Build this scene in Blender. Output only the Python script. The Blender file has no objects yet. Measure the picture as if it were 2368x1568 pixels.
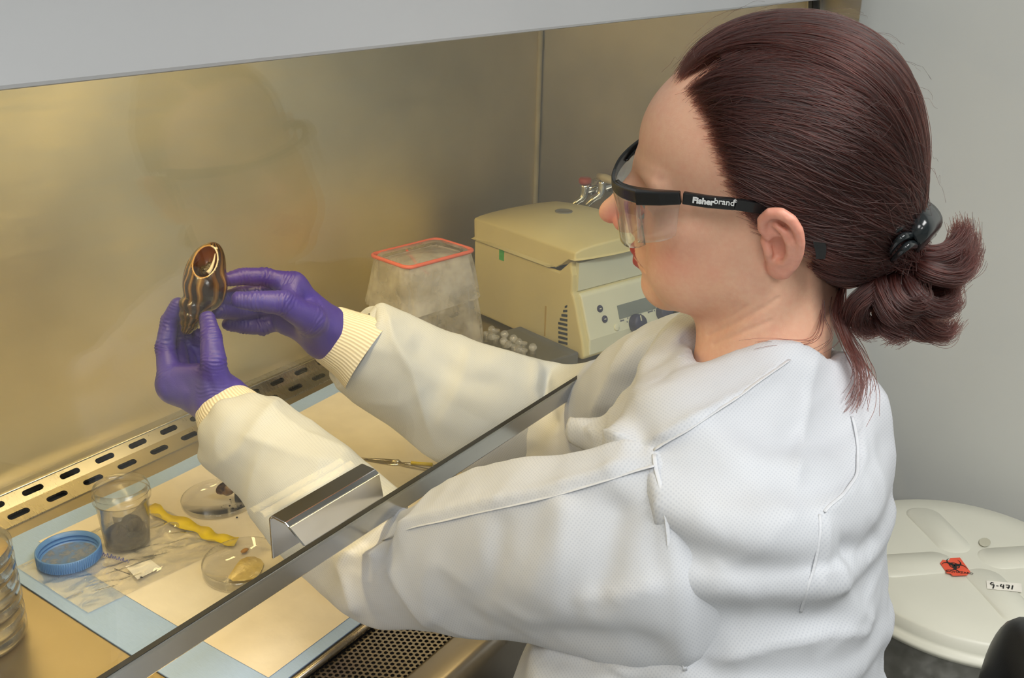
import bpy, bmesh, math, random
import numpy as np
from mathutils import Vector, Matrix, Quaternion
random.seed(7)
rng = np.random.default_rng(7)
scene = bpy.context.scene
C = scene.collection

# ------------------------------------------------------------------ camera
FPX, IW, IH = 2350.0, 2368.0, 1568.0
CAM_LOC = np.array([0.0, 0.0, 1.41])
# rows: world X, Y, Z in camera coordinates (right, up, forward)
RC = np.array([[0.56147068, 0.29422907, 0.77342093],
               [-0.82722052, 0.22371574, 0.51541972],
               [0.02137497, 0.92918272, -0.36900215]])
cam_d = bpy.data.cameras.new('camera')
cam_d.sensor_width = 36.0
cam_d.lens = FPX / IW * 36.0
cam_d.clip_start = 0.02
cam = bpy.data.objects.new('camera', cam_d)
C.objects.link(cam)
M = Matrix.Identity(4)
for i in range(3):
    M[i][0] = RC[i, 0]; M[i][1] = RC[i, 1]; M[i][2] = -RC[i, 2]; M[i][3] = CAM_LOC[i]
cam.matrix_world = M
scene.camera = cam

# ------------------------------------------------------------------ view, world
vs = scene.view_settings
vs.view_transform = 'Standard'
vs.look = 'None'
vs.exposure = 0.0
vs.gamma = 1.0
vs.use_curve_mapping = False
cy = scene.cycles
cy.max_bounces = 5; cy.diffuse_bounces = 3; cy.glossy_bounces = 3; cy.transmission_bounces = 4; cy.transparent_max_bounces = 14
cy.caustics_refractive = False; cy.adaptive_threshold = 0.03; cy.use_light_tree = False
wd = bpy.data.worlds.new('world'); scene.world = wd
wd.use_nodes = True
wd.node_tree.nodes['Background'].inputs[0].default_value = (1.0, 0.98, 0.95, 1)
wd.node_tree.nodes['Background'].inputs[1].default_value = 0.05


def area_light(name, loc, target, sx, sy, power, col, spread=180):
    l = bpy.data.lights.new(name, 'AREA')
    l.shape = 'RECTANGLE'; l.size = sx; l.size_y = sy; l.energy = power; l.color = col
    l.spread = math.radians(spread)
    o = bpy.data.objects.new(name, l); C.objects.link(o)
    o.location = loc
    d = Vector(target) - Vector(loc)
    o.rotation_euler = d.to_track_quat('-Z', 'Y').to_euler()
    return o


ROOMCOL = (1.0, 0.985, 0.955)
# ceiling luminaires of the room (the panels are modelled below the ceiling)
area_light('ceiling_light_a', (0.55, -0.9, 2.655), (0.55, -0.9, 0), 1.15, 0.55, 34, ROOMCOL)
area_light('ceiling_light_b', (-1.6, -1.6, 2.655), (-1.6, -1.6, 0), 1.15, 0.55, 30, ROOMCOL)
area_light('ceiling_light_c', (-1.2, -0.1, 2.655), (-1.2, -0.1, 0), 1.15, 0.55, 22, ROOMCOL)
# the cabinet's own warm fluorescent tube, hidden behind the front fascia
area_light('cabinet_tube', (0.52, 0.72, 1.415), (0.52, 0.88, 0.7), 1.15, 0.06, 5.3, (1.0, 0.75, 0.34))


# ------------------------------------------------------------------ helpers
def P(px, py, d):
    """a point d metres deep along the view that passes a pixel (modelling aid)"""
    c = np.array([(px - IW / 2) / FPX, -(py - IH / 2) / FPX, 1.0])
    return CAM_LOC + (RC @ c) * d


def onZ(px, py, z):
    r = P(px, py, 1.0) - CAM_LOC
    return CAM_LOC + r * ((z - CAM_LOC[2]) / r[2])


def onY(px, py, y):
    r = P(px, py, 1.0) - CAM_LOC
    return CAM_LOC + r * ((y - CAM_LOC[1]) / r[1])


def proj(p):
    c = (np.asarray(p) - CAM_LOC) @ RC
    return np.stack([IW / 2 + FPX * c[..., 0] / c[..., 2], IH / 2 - FPX * c[..., 1] / c[..., 2], c[..., 2]], -1)


def tag(o, label, cat, group=None, kind=None):
    if label: o['label'] = label
    if cat: o['category'] = cat
    if group: o['group'] = group
    if kind: o['kind'] = kind
    return o


def thing(name, label, cat, loc=(0, 0, 0), rz=0.0, group=None):
    o = bpy.data.objects.new(name, None); C.objects.link(o)
    o.empty_display_size = 0.05
    o.location = loc; o.rotation_euler = (0, 0, rz)
    return tag(o, label, cat, group)


def link(name, me, parent=None):
    o = bpy.data.objects.new(name, me); C.objects.link(o)
    if parent is not None: o.parent = parent
    return o


def mesh(name, V, F, mat=None, parent=None, smooth=False, world=False):
    """V (n,3) F list or array of faces; world=True: V are world coordinates although the object has a parent"""
    me = bpy.data.meshes.new(name)
    V = np.asarray(V, dtype=np.float64)
    if world and parent is not None:
        bpy.context.view_layer.update()
        mi = np.array(parent.matrix_world.inverted())
        V = V @ mi[:3, :3].T + mi[:3, 3]
    if isinstance(F, np.ndarray) and F.ndim == 2:
        n, k = F.shape
        me.vertices.add(len(V)); me.vertices.foreach_set('co', V.ravel())
        me.loops.add(n * k); me.loops.foreach_set('vertex_index', F.ravel().astype(np.int32))
        me.polygons.add(n)
        me.polygons.foreach_set('loop_start', (np.arange(n) * k).astype(np.int32))
        me.polygons.foreach_set('loop_total', np.full(n, k, np.int32))
        me.update(calc_edges=True)
    else:
        me.from_pydata([tuple(v) for v in V], [], [tuple(int(i) for i in f) for f in F])
    me.validate()
    if smooth: me.polygons.foreach_set('use_smooth', np.ones(len(me.polygons), bool))
    o = link(name, me, parent)
    if mat is not None: me.materials.append(mat)
    return o


class MB:
    """collects pieces of ONE part"""
    def __init__(self): self.V = []; self.F = []; self.n = 0
    def add(self, V, F):
        V = [tuple(v) for v in V]
        self.V += V; self.F += [tuple(int(i) + self.n for i in f) for f in F]; self.n += len(V)
        return self
    def build(self, name, mat, parent=None, smooth=False, world=False):
        return mesh(name, np.array(self.V), self.F, mat, parent, smooth, world)


def box(x0, x1, y0, y1, z0, z1):
    V = [(x, y, z) for x in (x0, x1) for y in (y0, y1) for z in (z0, z1)]
    F = [(0, 1, 3, 2), (4, 6, 7, 5), (0, 4, 5, 1), (2, 3, 7, 6), (0, 2, 6, 4), (1, 5, 7, 3)]
    return V, F


def prism(poly, z0, z1):
    n = len(poly)
    V = [(x, y, z0) for x, y in poly] + [(x, y, z1) for x, y in poly]
    F = [tuple(range(n))[::-1], tuple(range(n, 2 * n))] + [(i, (i + 1) % n, n + (i + 1) % n, n + i) for i in range(n)]
    return V, F


def rrect(w, h, r, n=5):
    out = []
    for cx, cy, a0 in ((w / 2 - r, h / 2 - r, 0), (-w / 2 + r, h / 2 - r, 90), (-w / 2 + r, -h / 2 + r, 180), (w / 2 - r, -h / 2 + r, 270)):
        for k in range(n + 1):
            a = math.radians(a0 + 90 * k / n)
            out.append((cx + r * math.cos(a), cy + r * math.sin(a)))
    return out


def lathe(prof, n=48, closed=False):
    """prof: list of (r, z)"""
    V, F = [], []
    m = len(prof)
    for r, z in prof:
        for k in range(n):
            a = 2 * math.pi * k / n
            V.append((r * math.cos(a), r * math.sin(a), z))
    for i in range(m - 1 if not closed else m):
        j = (i + 1) % m
        for k in range(n):
            l = (k + 1) % n
            F.append((i * n + k, i * n + l, j * n + l, j * n + k))
    if not closed:
        if prof[0][0] > 1e-6: F.append(tuple(range(n))[::-1])
        if prof[-1][0] > 1e-6: F.append(tuple((m - 1) * n + k for k in range(n)))
    return V, F


def disc(r, n=32):
    return [(r * math.cos(2 * math.pi * k / n), r * math.sin(2 * math.pi * k / n), 0) for k in range(n)], [tuple(range(n))]


def frames(pts):
    pts = np.asarray(pts, float)
    t = np.gradient(pts, axis=0)
    t /= np.linalg.norm(t, axis=1, keepdims=True) + 1e-12
    up = np.array([0, 0, 1.0]) if abs(t[0][2]) < 0.9 else np.array([1.0, 0, 0])
    N = []
    n = np.cross(t[0], up); n /= np.linalg.norm(n)
    for i in range(len(pts)):
        n = n - t[i] * (n @ t[i]); n /= np.linalg.norm(n) + 1e-12
        N.append(n.copy())
    N = np.array(N)
    return t, N, np.cross(t, N)


def tube(pts, r, n=10, cap=True, flat=1.0, closed=False):
    """round (or flattened) tube along points, r scalar or list"""
    pts = np.asarray(pts, float)
    m = len(pts)
    r = np.broadcast_to(np.asarray(r, float), (m,))
    t, N, B = frames(pts)
    V, F = [], []
    for i in range(m):
        for k in range(n):
            a = 2 * math.pi * k / n
            V.append(pts[i] + r[i] * (math.cos(a) * N[i] + flat * math.sin(a) * B[i]))
    for i in range(m - 1 if not closed else m):
        j = (i + 1) % m
        for k in range(n):
            l = (k + 1) % n
            F.append((i * n + k, i * n + l, j * n + l, j * n + k))
    if cap and not closed:
        F.append(tuple(range(n))[::-1]); F.append(tuple((m - 1) * n + k for k in range(n)))
    return V, F


def spline(pts, n=40):
    """Catmull-Rom through pts"""
    pts = np.asarray(pts, float)
    ext = np.vstack([2 * pts[0] - pts[1], pts, 2 * pts[-1] - pts[-2]])
    m = len(pts) - 1
    out = []
    for s in np.linspace(0, m, n):
        i = min(int(s), m - 1); u = s - i
        p0, p1, p2, p3 = ext[i], ext[i + 1], ext[i + 2], ext[i + 3]
        out.append(0.5 * ((2 * p1) + (-p0 + p2) * u + (2 * p0 - 5 * p1 + 4 * p2 - p3) * u * u + (-p0 + 3 * p1 - 3 * p2 + p3) * u ** 3))
    return np.array(out)


def bevel(o, w, seg=2, angle=35):
    m = o.modifiers.new('bevel', 'BEVEL'); m.width = w; m.segments = seg
    m.limit_method = 'ANGLE'; m.angle_limit = math.radians(angle)
    return o


def rot_pts(V, R, t=(0, 0, 0)):
    return [tuple(np.asarray(R) @ np.asarray(v) + np.asarray(t)) for v in V]


def sheet(nx, ny, fn):
    V = [fn(i / (nx - 1), j / (ny - 1)) for j in range(ny) for i in range(nx)]
    F = [(j * nx + i, j * nx + i + 1, (j + 1) * nx + i + 1, (j + 1) * nx + i) for j in range(ny - 1) for i in range(nx - 1)]
    return V, F


def text_mesh(name, s, size, mat, parent, matrix, bold=0.0, depth=0.0002):
    cu = bpy.data.curves.new(name + '_c', 'FONT')
    cu.body = s; cu.size = size; cu.offset = bold; cu.extrude = depth
    cu.align_x = 'CENTER'; cu.align_y = 'CENTER'; cu.resolution_u = 3
    tmp = bpy.data.objects.new('tmp', cu); C.objects.link(tmp)
    dg = bpy.context.evaluated_depsgraph_get()
    me = bpy.data.meshes.new_from_object(tmp.evaluated_get(dg))
    bpy.data.objects.remove(tmp)
    me.transform(matrix)
    me.materials.clear(); me.materials.append(mat)
    return link(name, me, parent)


# ------------------------------------------------------------------ surface nets over a signed distance function
def surfnet(f, lo, hi, h, B=6, lip=1.1):
    lo = np.asarray(lo, float); hi = np.asarray(hi, float)
    nb = np.ceil((hi - lo) / (B * h)).astype(int)
    bi = np.stack(np.meshgrid(*[np.arange(n) for n in nb], indexing='ij'), -1).reshape(-1, 3)
    cen = lo + (bi + 0.5) * B * h
    v = f(cen)
    keep = np.abs(v) < lip * B * h * 0.9
    bi = bi[keep]
    loc = np.stack(np.meshgrid(*[np.arange(B + 1)] * 3, indexing='ij'), -1).reshape(-1, 3)
    N = nb * B + 2
    vals = np.empty((len(bi), (B + 1) ** 3))
    step = max(1, 120000 // (B + 1) ** 3)
    for s in range(0, len(bi), step):
        b = bi[s:s + step]
        pts = lo + (b[:, None, :] * B + loc[None]) * h
        vals[s:s + step] = f(pts.reshape(-1, 3).astype(np.float32)).reshape(len(b), -1)
    vals = vals.reshape(-1, B + 1, B + 1, B + 1)
    inside = vals < 0
    c8 = [inside[:, i:B + i, j:B + j, k:B + k] for i in (0, 1) for j in (0, 1) for k in (0, 1)]
    cnt = sum(c.astype(np.int8) for c in c8)
    act = (cnt > 0) & (cnt < 8)
    q = np.argwhere(act)
    gb = bi[q[:, 0]]
    cell = gb * B + q[:, 1:]
    key = (cell[:, 0] * N[1] + cell[:, 1]) * N[2] + cell[:, 2]
    cv = np.stack([vals[q[:, 0], q[:, 1] + i, q[:, 2] + j, q[:, 3] + k] for i in (0, 1) for j in (0, 1) for k in (0, 1)], -1)
    offs = np.array([(i, j, k) for i in (0, 1) for j in (0, 1) for k in (0, 1)], float)
    acc = np.zeros((len(q), 3)); num = np.zeros(len(q))
    for a in range(8):
        for b in range(a + 1, 8):
            if np.abs(offs[a] - offs[b]).sum() != 1: continue
            va, vb = cv[:, a], cv[:, b]
            m = (va < 0) != (vb < 0)
            t = np.where(m, va / np.where(m, va - vb, 1), 0)
            acc += np.where(m[:, None], offs[a] + t[:, None] * (offs[b] - offs[a]), 0)
            num += m
    pos = lo + (cell + acc / num[:, None]) * h
    order = np.argsort(key); key = key[order]; pos = pos[order]
    F = []
    for ax in range(3):
        sl0 = [slice(0, B)] * 3; sl1 = list(sl0); sl1[ax] = slice(1, B + 1)
        a = inside[(slice(None), *sl0)]; b = inside[(slice(None), *sl1)]
        e = np.argwhere(a != b)
        if len(e) == 0: continue
        flip = a[e[:, 0], e[:, 1], e[:, 2], e[:, 3]]
        c = bi[e[:, 0]] * B + e[:, 1:]
        u, w = [(1, 2), (2, 0), (0, 1)][ax]
        quad = []
        for du, dw in ((0, 0), (-1, 0), (-1, -1), (0, -1)):
            cc = c.copy(); cc[:, u] += du; cc[:, w] += dw
            k = (cc[:, 0] * N[1] + cc[:, 1]) * N[2] + cc[:, 2]
            i = np.searchsorted(key, k); i = np.clip(i, 0, len(key) - 1)
            quad.append(np.where(key[i] == k, i, -1))
        quad = np.stack(quad, -1)
        ok = (quad >= 0).all(1)
        quad = quad[ok]; fl = flip[ok]
        quad[~fl] = quad[~fl][:, ::-1]
        F.append(quad)
    return pos, np.concatenate(F)


def keep_largest(V, F):
    """drop everything but the largest connected piece"""
    lab = np.arange(len(V))
    while True:
        m = lab[F].min(1); new = lab.copy()
        for k in range(F.shape[1]): np.minimum.at(new, F[:, k], m)
        new = new[new]
        if (new == lab).all(): break
        lab = new
    big = np.bincount(lab).argmax(); ok = lab == big
    idx = np.cumsum(ok) - 1
    return V[ok], idx[F[ok[F].all(1)]]


def vnormals(V, F):
    V = np.asarray(V); F = np.asarray(F)
    n = np.cross(V[F[:, 2]] - V[F[:, 0]], V[F[:, 3 if F.shape[1] > 3 else 1]] - V[F[:, 1 if F.shape[1] > 3 else 0]])
    out = np.zeros_like(V)
    for k in range(F.shape[1]): np.add.at(out, F[:, k], n)
    return out / (np.linalg.norm(out, axis=1, keepdims=True) + 1e-12)


def laplace(V, F, it=2, lam=0.5):
    V = V.copy()
    E = np.concatenate([F[:, [k, (k + 1) % F.shape[1]]] for k in range(F.shape[1])])
    E = np.unique(np.sort(E, 1), axis=0)
    deg = np.bincount(E.ravel(), minlength=len(V)).astype(float)
    for _ in range(it):
        s = np.zeros_like(V)
        for c in range(3):
            s[:, c] = np.bincount(E[:, 0], V[E[:, 1], c], len(V)) + np.bincount(E[:, 1], V[E[:, 0], c], len(V))
        V += lam * (s / np.maximum(deg, 1)[:, None] - V)
    return V


def smin(a, b, k):
    h = np.clip(0.5 + 0.5 * (b - a) / k, 0, 1)
    return b + (a - b) * h - k * h * (1 - h)


def smax(a, b, k): return -smin(-a, -b, k)


def nrm(q): return np.sqrt(np.einsum('ij,ij->i', q, q))


def sd_sph(p, c, r): return nrm(p - np.asarray(c, p.dtype)) - r


def sd_ell(p, c, r, R=None):
    q = p - np.asarray(c, p.dtype)
    if R is not None: q = q @ np.asarray(R, p.dtype)      # columns of R are the axes
    r = np.asarray(r, p.dtype)
    q = q / r
    k0 = nrm(q); k1 = nrm(q / r)
    return k0 * (k0 - 1) / np.maximum(k1, 1e-9)


def sd_cone(p, a, b, ra, rb):
    a = np.asarray(a, p.dtype); b = np.asarray(b, p.dtype)
    ba = b - a; pa = p - a
    t = np.clip(pa @ ba / (ba @ ba), 0, 1)
    pa -= t[:, None] * ba
    return nrm(pa) - (ra + t * (rb - ra)).astype(p.dtype)


def sd_chain(p, pts, rs, k=0.0):
    d = None
    for i in range(len(pts) - 1):
        e = sd_cone(p, pts[i], pts[i + 1], rs[i], rs[i + 1])
        d = e if d is None else (smin(d, e, k) if k else np.minimum(d, e))
    return d


def vnoise(p, seed=0):
    """cheap smooth value noise, p (n,3) -> (-1..1)"""
    p = np.asarray(p, float)
    i = np.floor(p).astype(np.int64); u = p - i
    u = u * u * (3 - 2 * u)
    def hsh(a):
        n = (a[:, 0] * 73856093) ^ (a[:, 1] * 19349663) ^ (a[:, 2] * 83492791) ^ (seed * 2654435761 & 0x7fffffff)
        n = (n ^ (n >> 13)) * 1274126177
        return ((n & 0xffff) / 32767.5) - 1
    out = 0
    for dx in (0, 1):
        for dy in (0, 1):
            for dz in (0, 1):
                w = (u[:, 0] if dx else 1 - u[:, 0]) * (u[:, 1] if dy else 1 - u[:, 1]) * (u[:, 2] if dz else 1 - u[:, 2])
                out = out + w * hsh(i + np.array([dx, dy, dz]))
    return out


def set_color(o, col, name='Col'):
    me = o.data
    a = me.color_attributes.new(name, 'FLOAT_COLOR', 'POINT')
    c = np.ones((len(me.vertices), 4), np.float32); c[:, :3] = col
    a.data.foreach_set('color', c.ravel())


# ------------------------------------------------------------------ materials
def srgb(r, g, b):
    f = lambda c: (c / 12.92 if c <= 0.04045 else ((c + 0.055) / 1.055) ** 2.4)
    return tuple(f(v / 255.0) for v in (r, g, b))


class NT:
    def __init__(self, name):
        self.m = bpy.data.materials.new(name); self.m.use_nodes = True
        self.t = self.m.node_tree
        self.bsdf = self.t.nodes['Principled BSDF']
        self.out = self.t.nodes['Material Output']
    def n(self, typ, **kw):
        x = self.t.nodes.new(typ)
        for k, v in kw.items(): setattr(x, k, v)
        return x
    def l(self, a, b): self.t.links.new(a, b)
    def set(self, **kw):
        for k, v in kw.items(): self.bsdf.inputs[k.replace('_', ' ')].default_value = v


def mat(name, col, rough=0.5, metal=0.0, var=0.08, scale=20.0, bump=0.0, bscale=200.0, col2=None, stretch=None, detail=2.0,
        spec=None, coat=0.0, trans=0.0, ior=None, sub=0.0, alpha=1.0, rvar=0.0):
    """principled material with a procedural noise tint and optional bump"""
    k = NT(name); b = k.bsdf
    tc = k.n('ShaderNodeTexCoord')
    mp = k.n('ShaderNodeMapping')
    if stretch: mp.inputs['Scale'].default_value = stretch
    k.l(tc.outputs['Object'], mp.inputs['Vector'])
    nz = k.n('ShaderNodeTexNoise'); nz.inputs['Scale'].default_value = scale; nz.inputs['Detail'].default_value = detail
    k.l(mp.outputs[0], nz.inputs['Vector'])
    rp = k.n('ShaderNodeValToRGB')
    c2 = col2 if col2 else tuple(min(1, c * (1 + var)) for c in col)
    c1 = col if col2 else tuple(c * (1 - var) for c in col)
    rp.color_ramp.elements[0].position = 0.35; rp.color_ramp.elements[1].position = 0.65
    rp.color_ramp.elements[0].color = (*c1, 1); rp.color_ramp.elements[1].color = (*c2, 1)
    k.l(nz.outputs['Fac'], rp.inputs['Fac']); k.l(rp.outputs['Color'], b.inputs['Base Color'])
    b.inputs['Roughness'].default_value = rough; b.inputs['Metallic'].default_value = metal
    if rvar:
        mr = k.n('ShaderNodeMapRange'); mr.inputs['To Min'].default_value = rough - rvar; mr.inputs['To Max'].default_value = rough + rvar
        k.l(nz.outputs['Fac'], mr.inputs['Value']); k.l(mr.outputs[0], b.inputs['Roughness'])
    if spec is not None: b.inputs['Specular IOR Level'].default_value = spec
    if coat: b.inputs['Coat Weight'].default_value = coat
    if trans: b.inputs['Transmission Weight'].default_value = trans
    if ior: b.inputs['IOR'].default_value = ior
    if sub:
        b.inputs['Subsurface Weight'].default_value = sub; b.inputs['Subsurface Radius'].default_value = (1, 0.35, 0.2)
        b.inputs['Subsurface Scale'].default_value = 0.004
    if alpha < 1: b.inputs['Alpha'].default_value = alpha
    if bump:
        n2 = k.n('ShaderNodeTexNoise'); n2.inputs['Scale'].default_value = bscale; n2.inputs['Detail'].default_value = 2
        k.l(mp.outputs[0], n2.inputs['Vector'])
        bp = k.n('ShaderNodeBump'); bp.inputs['Strength'].default_value = bump; bp.inputs['Distance'].default_value = 0.002
        k.l(n2.outputs['Fac'], bp.inputs['Height']); k.l(bp.outputs[0], b.inputs['Normal'])
    return k.m


def clear_mat(name, col=(1, 1, 1), rough=0.05, tint=0.08, gloss=0.9, milk=0.0, noise=0.0, ior=1.45, nscale=60.0):
    """thin clear plastic or glass: transparent with fresnel reflection and an optional milky diffuse share"""
    k = NT(name); t = k.t
    t.nodes.remove(k.bsdf)
    tr = k.n('ShaderNodeBsdfTransparent'); tr.inputs[0].default_value = (*[1 - tint * (1 - c) - 0.02 for c in col], 1)
    gl = k.n('ShaderNodeBsdfGlossy'); gl.inputs['Roughness'].default_value = rough
    fr = k.n('ShaderNodeLayerWeight'); fr.inputs['Blend'].default_value = 0.5
    pw = k.n('ShaderNodeMath', operation='POWER'); pw.inputs[1].default_value = 4.5; k.l(fr.outputs['Facing'], pw.inputs[0])
    mu = k.n('ShaderNodeMath', operation='MULTIPLY_ADD'); mu.inputs[1].default_value = gloss; mu.inputs[2].default_value = 0.045 * gloss
    mu.use_clamp = True
    k.l(pw.outputs[0], mu.inputs[0])
    mx = k.n('ShaderNodeMixShader'); k.l(mu.outputs[0], mx.inputs[0]); k.l(tr.outputs[0], mx.inputs[1]); k.l(gl.outputs[0], mx.inputs[2])
    last = mx
    if milk:
        df = k.n('ShaderNodeBsdfDiffuse'); df.inputs[0].default_value = (*col, 1)
        tl = k.n('ShaderNodeBsdfTranslucent'); tl.inputs[0].default_value = (*col, 1)
        ad = k.n('ShaderNodeMixShader'); ad.inputs[0].default_value = 0.4; k.l(df.outputs[0], ad.inputs[1]); k.l(tl.outputs[0], ad.inputs[2])
        m2 = k.n('ShaderNodeMixShader'); m2.inputs[0].default_value = milk
        if noise:
            tc = k.n('ShaderNodeTexCoord'); nz = k.n('ShaderNodeTexNoise'); nz.inputs['Scale'].default_value = nscale
            k.l(tc.outputs['Object'], nz.inputs['Vector'])
            mr = k.n('ShaderNodeMapRange'); mr.inputs['From Min'].default_value = 0.3; mr.inputs['From Max'].default_value = 0.7
            mr.inputs['To Min'].default_value = max(0, milk - noise); mr.inputs['To Max'].default_value = min(1, milk + noise)
            k.l(nz.outputs['Fac'], mr.inputs['Value']); k.l(mr.outputs[0], m2.inputs[0])
        k.l(mx.outputs[0], m2.inputs[1]); k.l(ad.outputs[0], m2.inputs[2])
        last = m2
    k.l(last.outputs[0], k.out.inputs['Surface'])
    return k.m


def steel(name, col, rough, stretch, bump=0.05, scale=40.0, rvar=0.06, blotch=0.1, aniso=0.0):
    """brushed stainless steel"""
    k = NT(name); b = k.bsdf
    tc = k.n('ShaderNodeTexCoord'); mp = k.n('ShaderNodeMapping'); mp.inputs['Scale'].default_value = stretch
    k.l(tc.outputs['Object'], mp.inputs['Vector'])
    nz = k.n('ShaderNodeTexNoise'); nz.inputs['Scale'].default_value = scale; nz.inputs['Detail'].default_value = 3
    k.l(mp.outputs[0], nz.inputs['Vector'])
    n2 = k.n('ShaderNodeTexNoise'); n2.inputs['Scale'].default_value = 7.0; n2.inputs['Detail'].default_value = 2
    k.l(tc.outputs['Object'], n2.inputs['Vector'])
    ad = k.n('ShaderNodeMath', operation='ADD'); k.l(nz.outputs['Fac'], ad.inputs[0]); k.l(n2.outputs['Fac'], ad.inputs[1])
    mr = k.n('ShaderNodeMapRange'); mr.inputs['From Min'].default_value = 0.6; mr.inputs['From Max'].default_value = 1.4
    mr.inputs['To Min'].default_value = rough - rvar; mr.inputs['To Max'].default_value = rough + rvar
    k.l(ad.outputs[0], mr.inputs['Value']); k.l(mr.outputs[0], b.inputs['Roughness'])
    rp = k.n('ShaderNodeValToRGB')
    rp.color_ramp.elements[0].position = 0.3; rp.color_ramp.elements[1].position = 0.7
    rp.color_ramp.elements[0].color = (*[c * (1 - blotch) for c in col], 1); rp.color_ramp.elements[1].color = (*[min(1, c * (1 + blotch)) for c in col], 1)
    k.l(n2.outputs['Fac'], rp.inputs['Fac']); k.l(rp.outputs[0], b.inputs['Base Color'])
    b.inputs['Metallic'].default_value = 1.0
    if bump:
        bp = k.n('ShaderNodeBump'); bp.inputs['Strength'].default_value = bump; bp.inputs['Distance'].default_value = 0.001
        k.l(nz.outputs['Fac'], bp.inputs['Height']); k.l(bp.outputs[0], b.inputs['Normal'])
    return k.m


def emit(name, col, strength):
    k = NT(name)
    k.set(Base_Color=(*col, 1))
    k.bsdf.inputs['Emission Color'].default_value = (*col, 1)
    k.bsdf.inputs['Emission Strength'].default_value = strength
    return k.m
# ------------------------------------------------------------------ room shell
TZ = 0.75                      # work surface height
m_wall = mat('wall_paint', srgb(205, 207, 203), 0.55, var=0.025, scale=3.0)
m_ceil = mat('ceiling_paint', srgb(225, 225, 220), 0.8, var=0.03, scale=5)
m_floor = mat('floor_vinyl', srgb(150, 150, 145), 0.35, var=0.08, scale=14)
m_rubber = mat('baseboard_rubber', srgb(70, 70, 70), 0.6)


def struct(name, V, F, m, label, cat='structure'):
    o = mesh(name, V, F, m)
    tag(o, label, None, kind='structure')
    return o


struct('floor', *box(-3.3, 2.1, -4.5, 1.6, -0.1, 0.0), m_floor, 'grey vinyl floor of the laboratory')
struct('ceiling', *box(-3.3, 2.1, -4.5, 1.6, 2.7, 2.8), m_ceil, 'white ceiling of the laboratory')
wr = struct('wall_right', *box(1.90, 2.1, -4.5, 1.6, 0.0, 2.7), m_wall, 'pale grey painted wall behind the person and the waste bin')
struct('wall_back', *box(-3.3, 1.90, 1.40, 1.6, 0.0, 2.7), m_wall, 'pale wall behind the steel cabinet')
struct('wall_left', *box(-3.5, -3.3, -4.5, 1.6, 0.0, 2.7), m_wall, 'pale wall on the far left of the laboratory')
struct('wall_front', *box(-3.3, 1.90, -4.7, -4.5, 0.0, 2.7), m_wall, 'pale wall behind the camera')
struct('baseboard_right', *box(1.885, 1.90, -4.5, 1.4, 0.0, 0.10), m_rubber, 'dark rubber baseboard along the right wall')
# scuffs on the wall just above the bin lid
m_scuff = mat('wall_scuff', srgb(110, 108, 98), 0.8, var=0.3, scale=60)
mb = MB()
for i in range(16):
    q = P(2060 + 20 * i, 1163 + 1.35 * i * (i * 0.16) + random.uniform(-7, 2), 1.0) - CAM_LOC
    q = CAM_LOC + q * (1.8985 / q[0])
    a = random.uniform(0.002, 0.007)
    mb.add(*box(1.8983, 1.9001, q[1] - a, q[1] + a, q[2] - a * 0.35, q[2] + a * 0.35))
mb.build('scuff_mark', m_scuff, wr)['kind'] = 'stuff'
m_fix = mat('fixture_white', (0.8, 0.8, 0.8), 0.4)
m_diff = emit('fixture_diffuser', (0.93, 0.97, 1.0), 2.0)
for k, (x, y, lab) in enumerate(((0.55, -0.9, 'ceiling light panel above the seated person'), (-1.6, -1.6, 'ceiling light panel far behind on the left'), (-1.2, -0.1, 'ceiling light panel left of the cabinet'))):
    t = thing('ceiling_light', lab, 'ceiling light', (x, y, 2.7), group='ceiling lights')
    mb = MB()
    for a in ((-.61, .61, -.31, -.28), (-.61, .61, .28, .31), (-.61, -.58, -.28, .28), (.58, .61, -.28, .28)): mb.add(*box(*a, -0.04, 0))
    mb.build('frame', m_fix, t)
    mesh('diffuser', *box(-.58, .58, -.28, .28, -0.03, -0.025), m_diff, t)

# ------------------------------------------------------------------ biosafety cabinet
XR = 1.743                    # inner right wall
YB = 1.111                    # inner back wall
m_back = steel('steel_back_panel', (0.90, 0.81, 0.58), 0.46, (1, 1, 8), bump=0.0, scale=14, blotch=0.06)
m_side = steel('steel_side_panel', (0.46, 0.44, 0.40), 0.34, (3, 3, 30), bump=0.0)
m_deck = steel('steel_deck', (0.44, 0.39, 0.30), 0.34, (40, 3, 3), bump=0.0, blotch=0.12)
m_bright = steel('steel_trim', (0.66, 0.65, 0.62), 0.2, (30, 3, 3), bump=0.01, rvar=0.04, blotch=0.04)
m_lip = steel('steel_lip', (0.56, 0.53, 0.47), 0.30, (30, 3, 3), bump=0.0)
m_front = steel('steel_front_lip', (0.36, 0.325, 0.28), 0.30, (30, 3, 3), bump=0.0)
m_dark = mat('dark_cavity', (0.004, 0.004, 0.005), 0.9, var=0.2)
m_fascia = mat('fascia_paint', srgb(176, 178, 180), 0.38, var=0.02, scale=5)
m_caulk = mat('corner_sealant', srgb(205, 195, 160), 0.6)
m_gasket = mat('black_gasket', (0.01, 0.01, 0.01), 0.5)
cab = thing('biosafety_cabinet', 'large stainless steel biosafety cabinet with glass sash and grey fascia', 'cabinet', (0.86, 0.80, 0.0))


def cpart(name, V, F, m, parent=cab, smooth=False):
    return mesh(name, V, F, m, parent, smooth, world=True)


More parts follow.
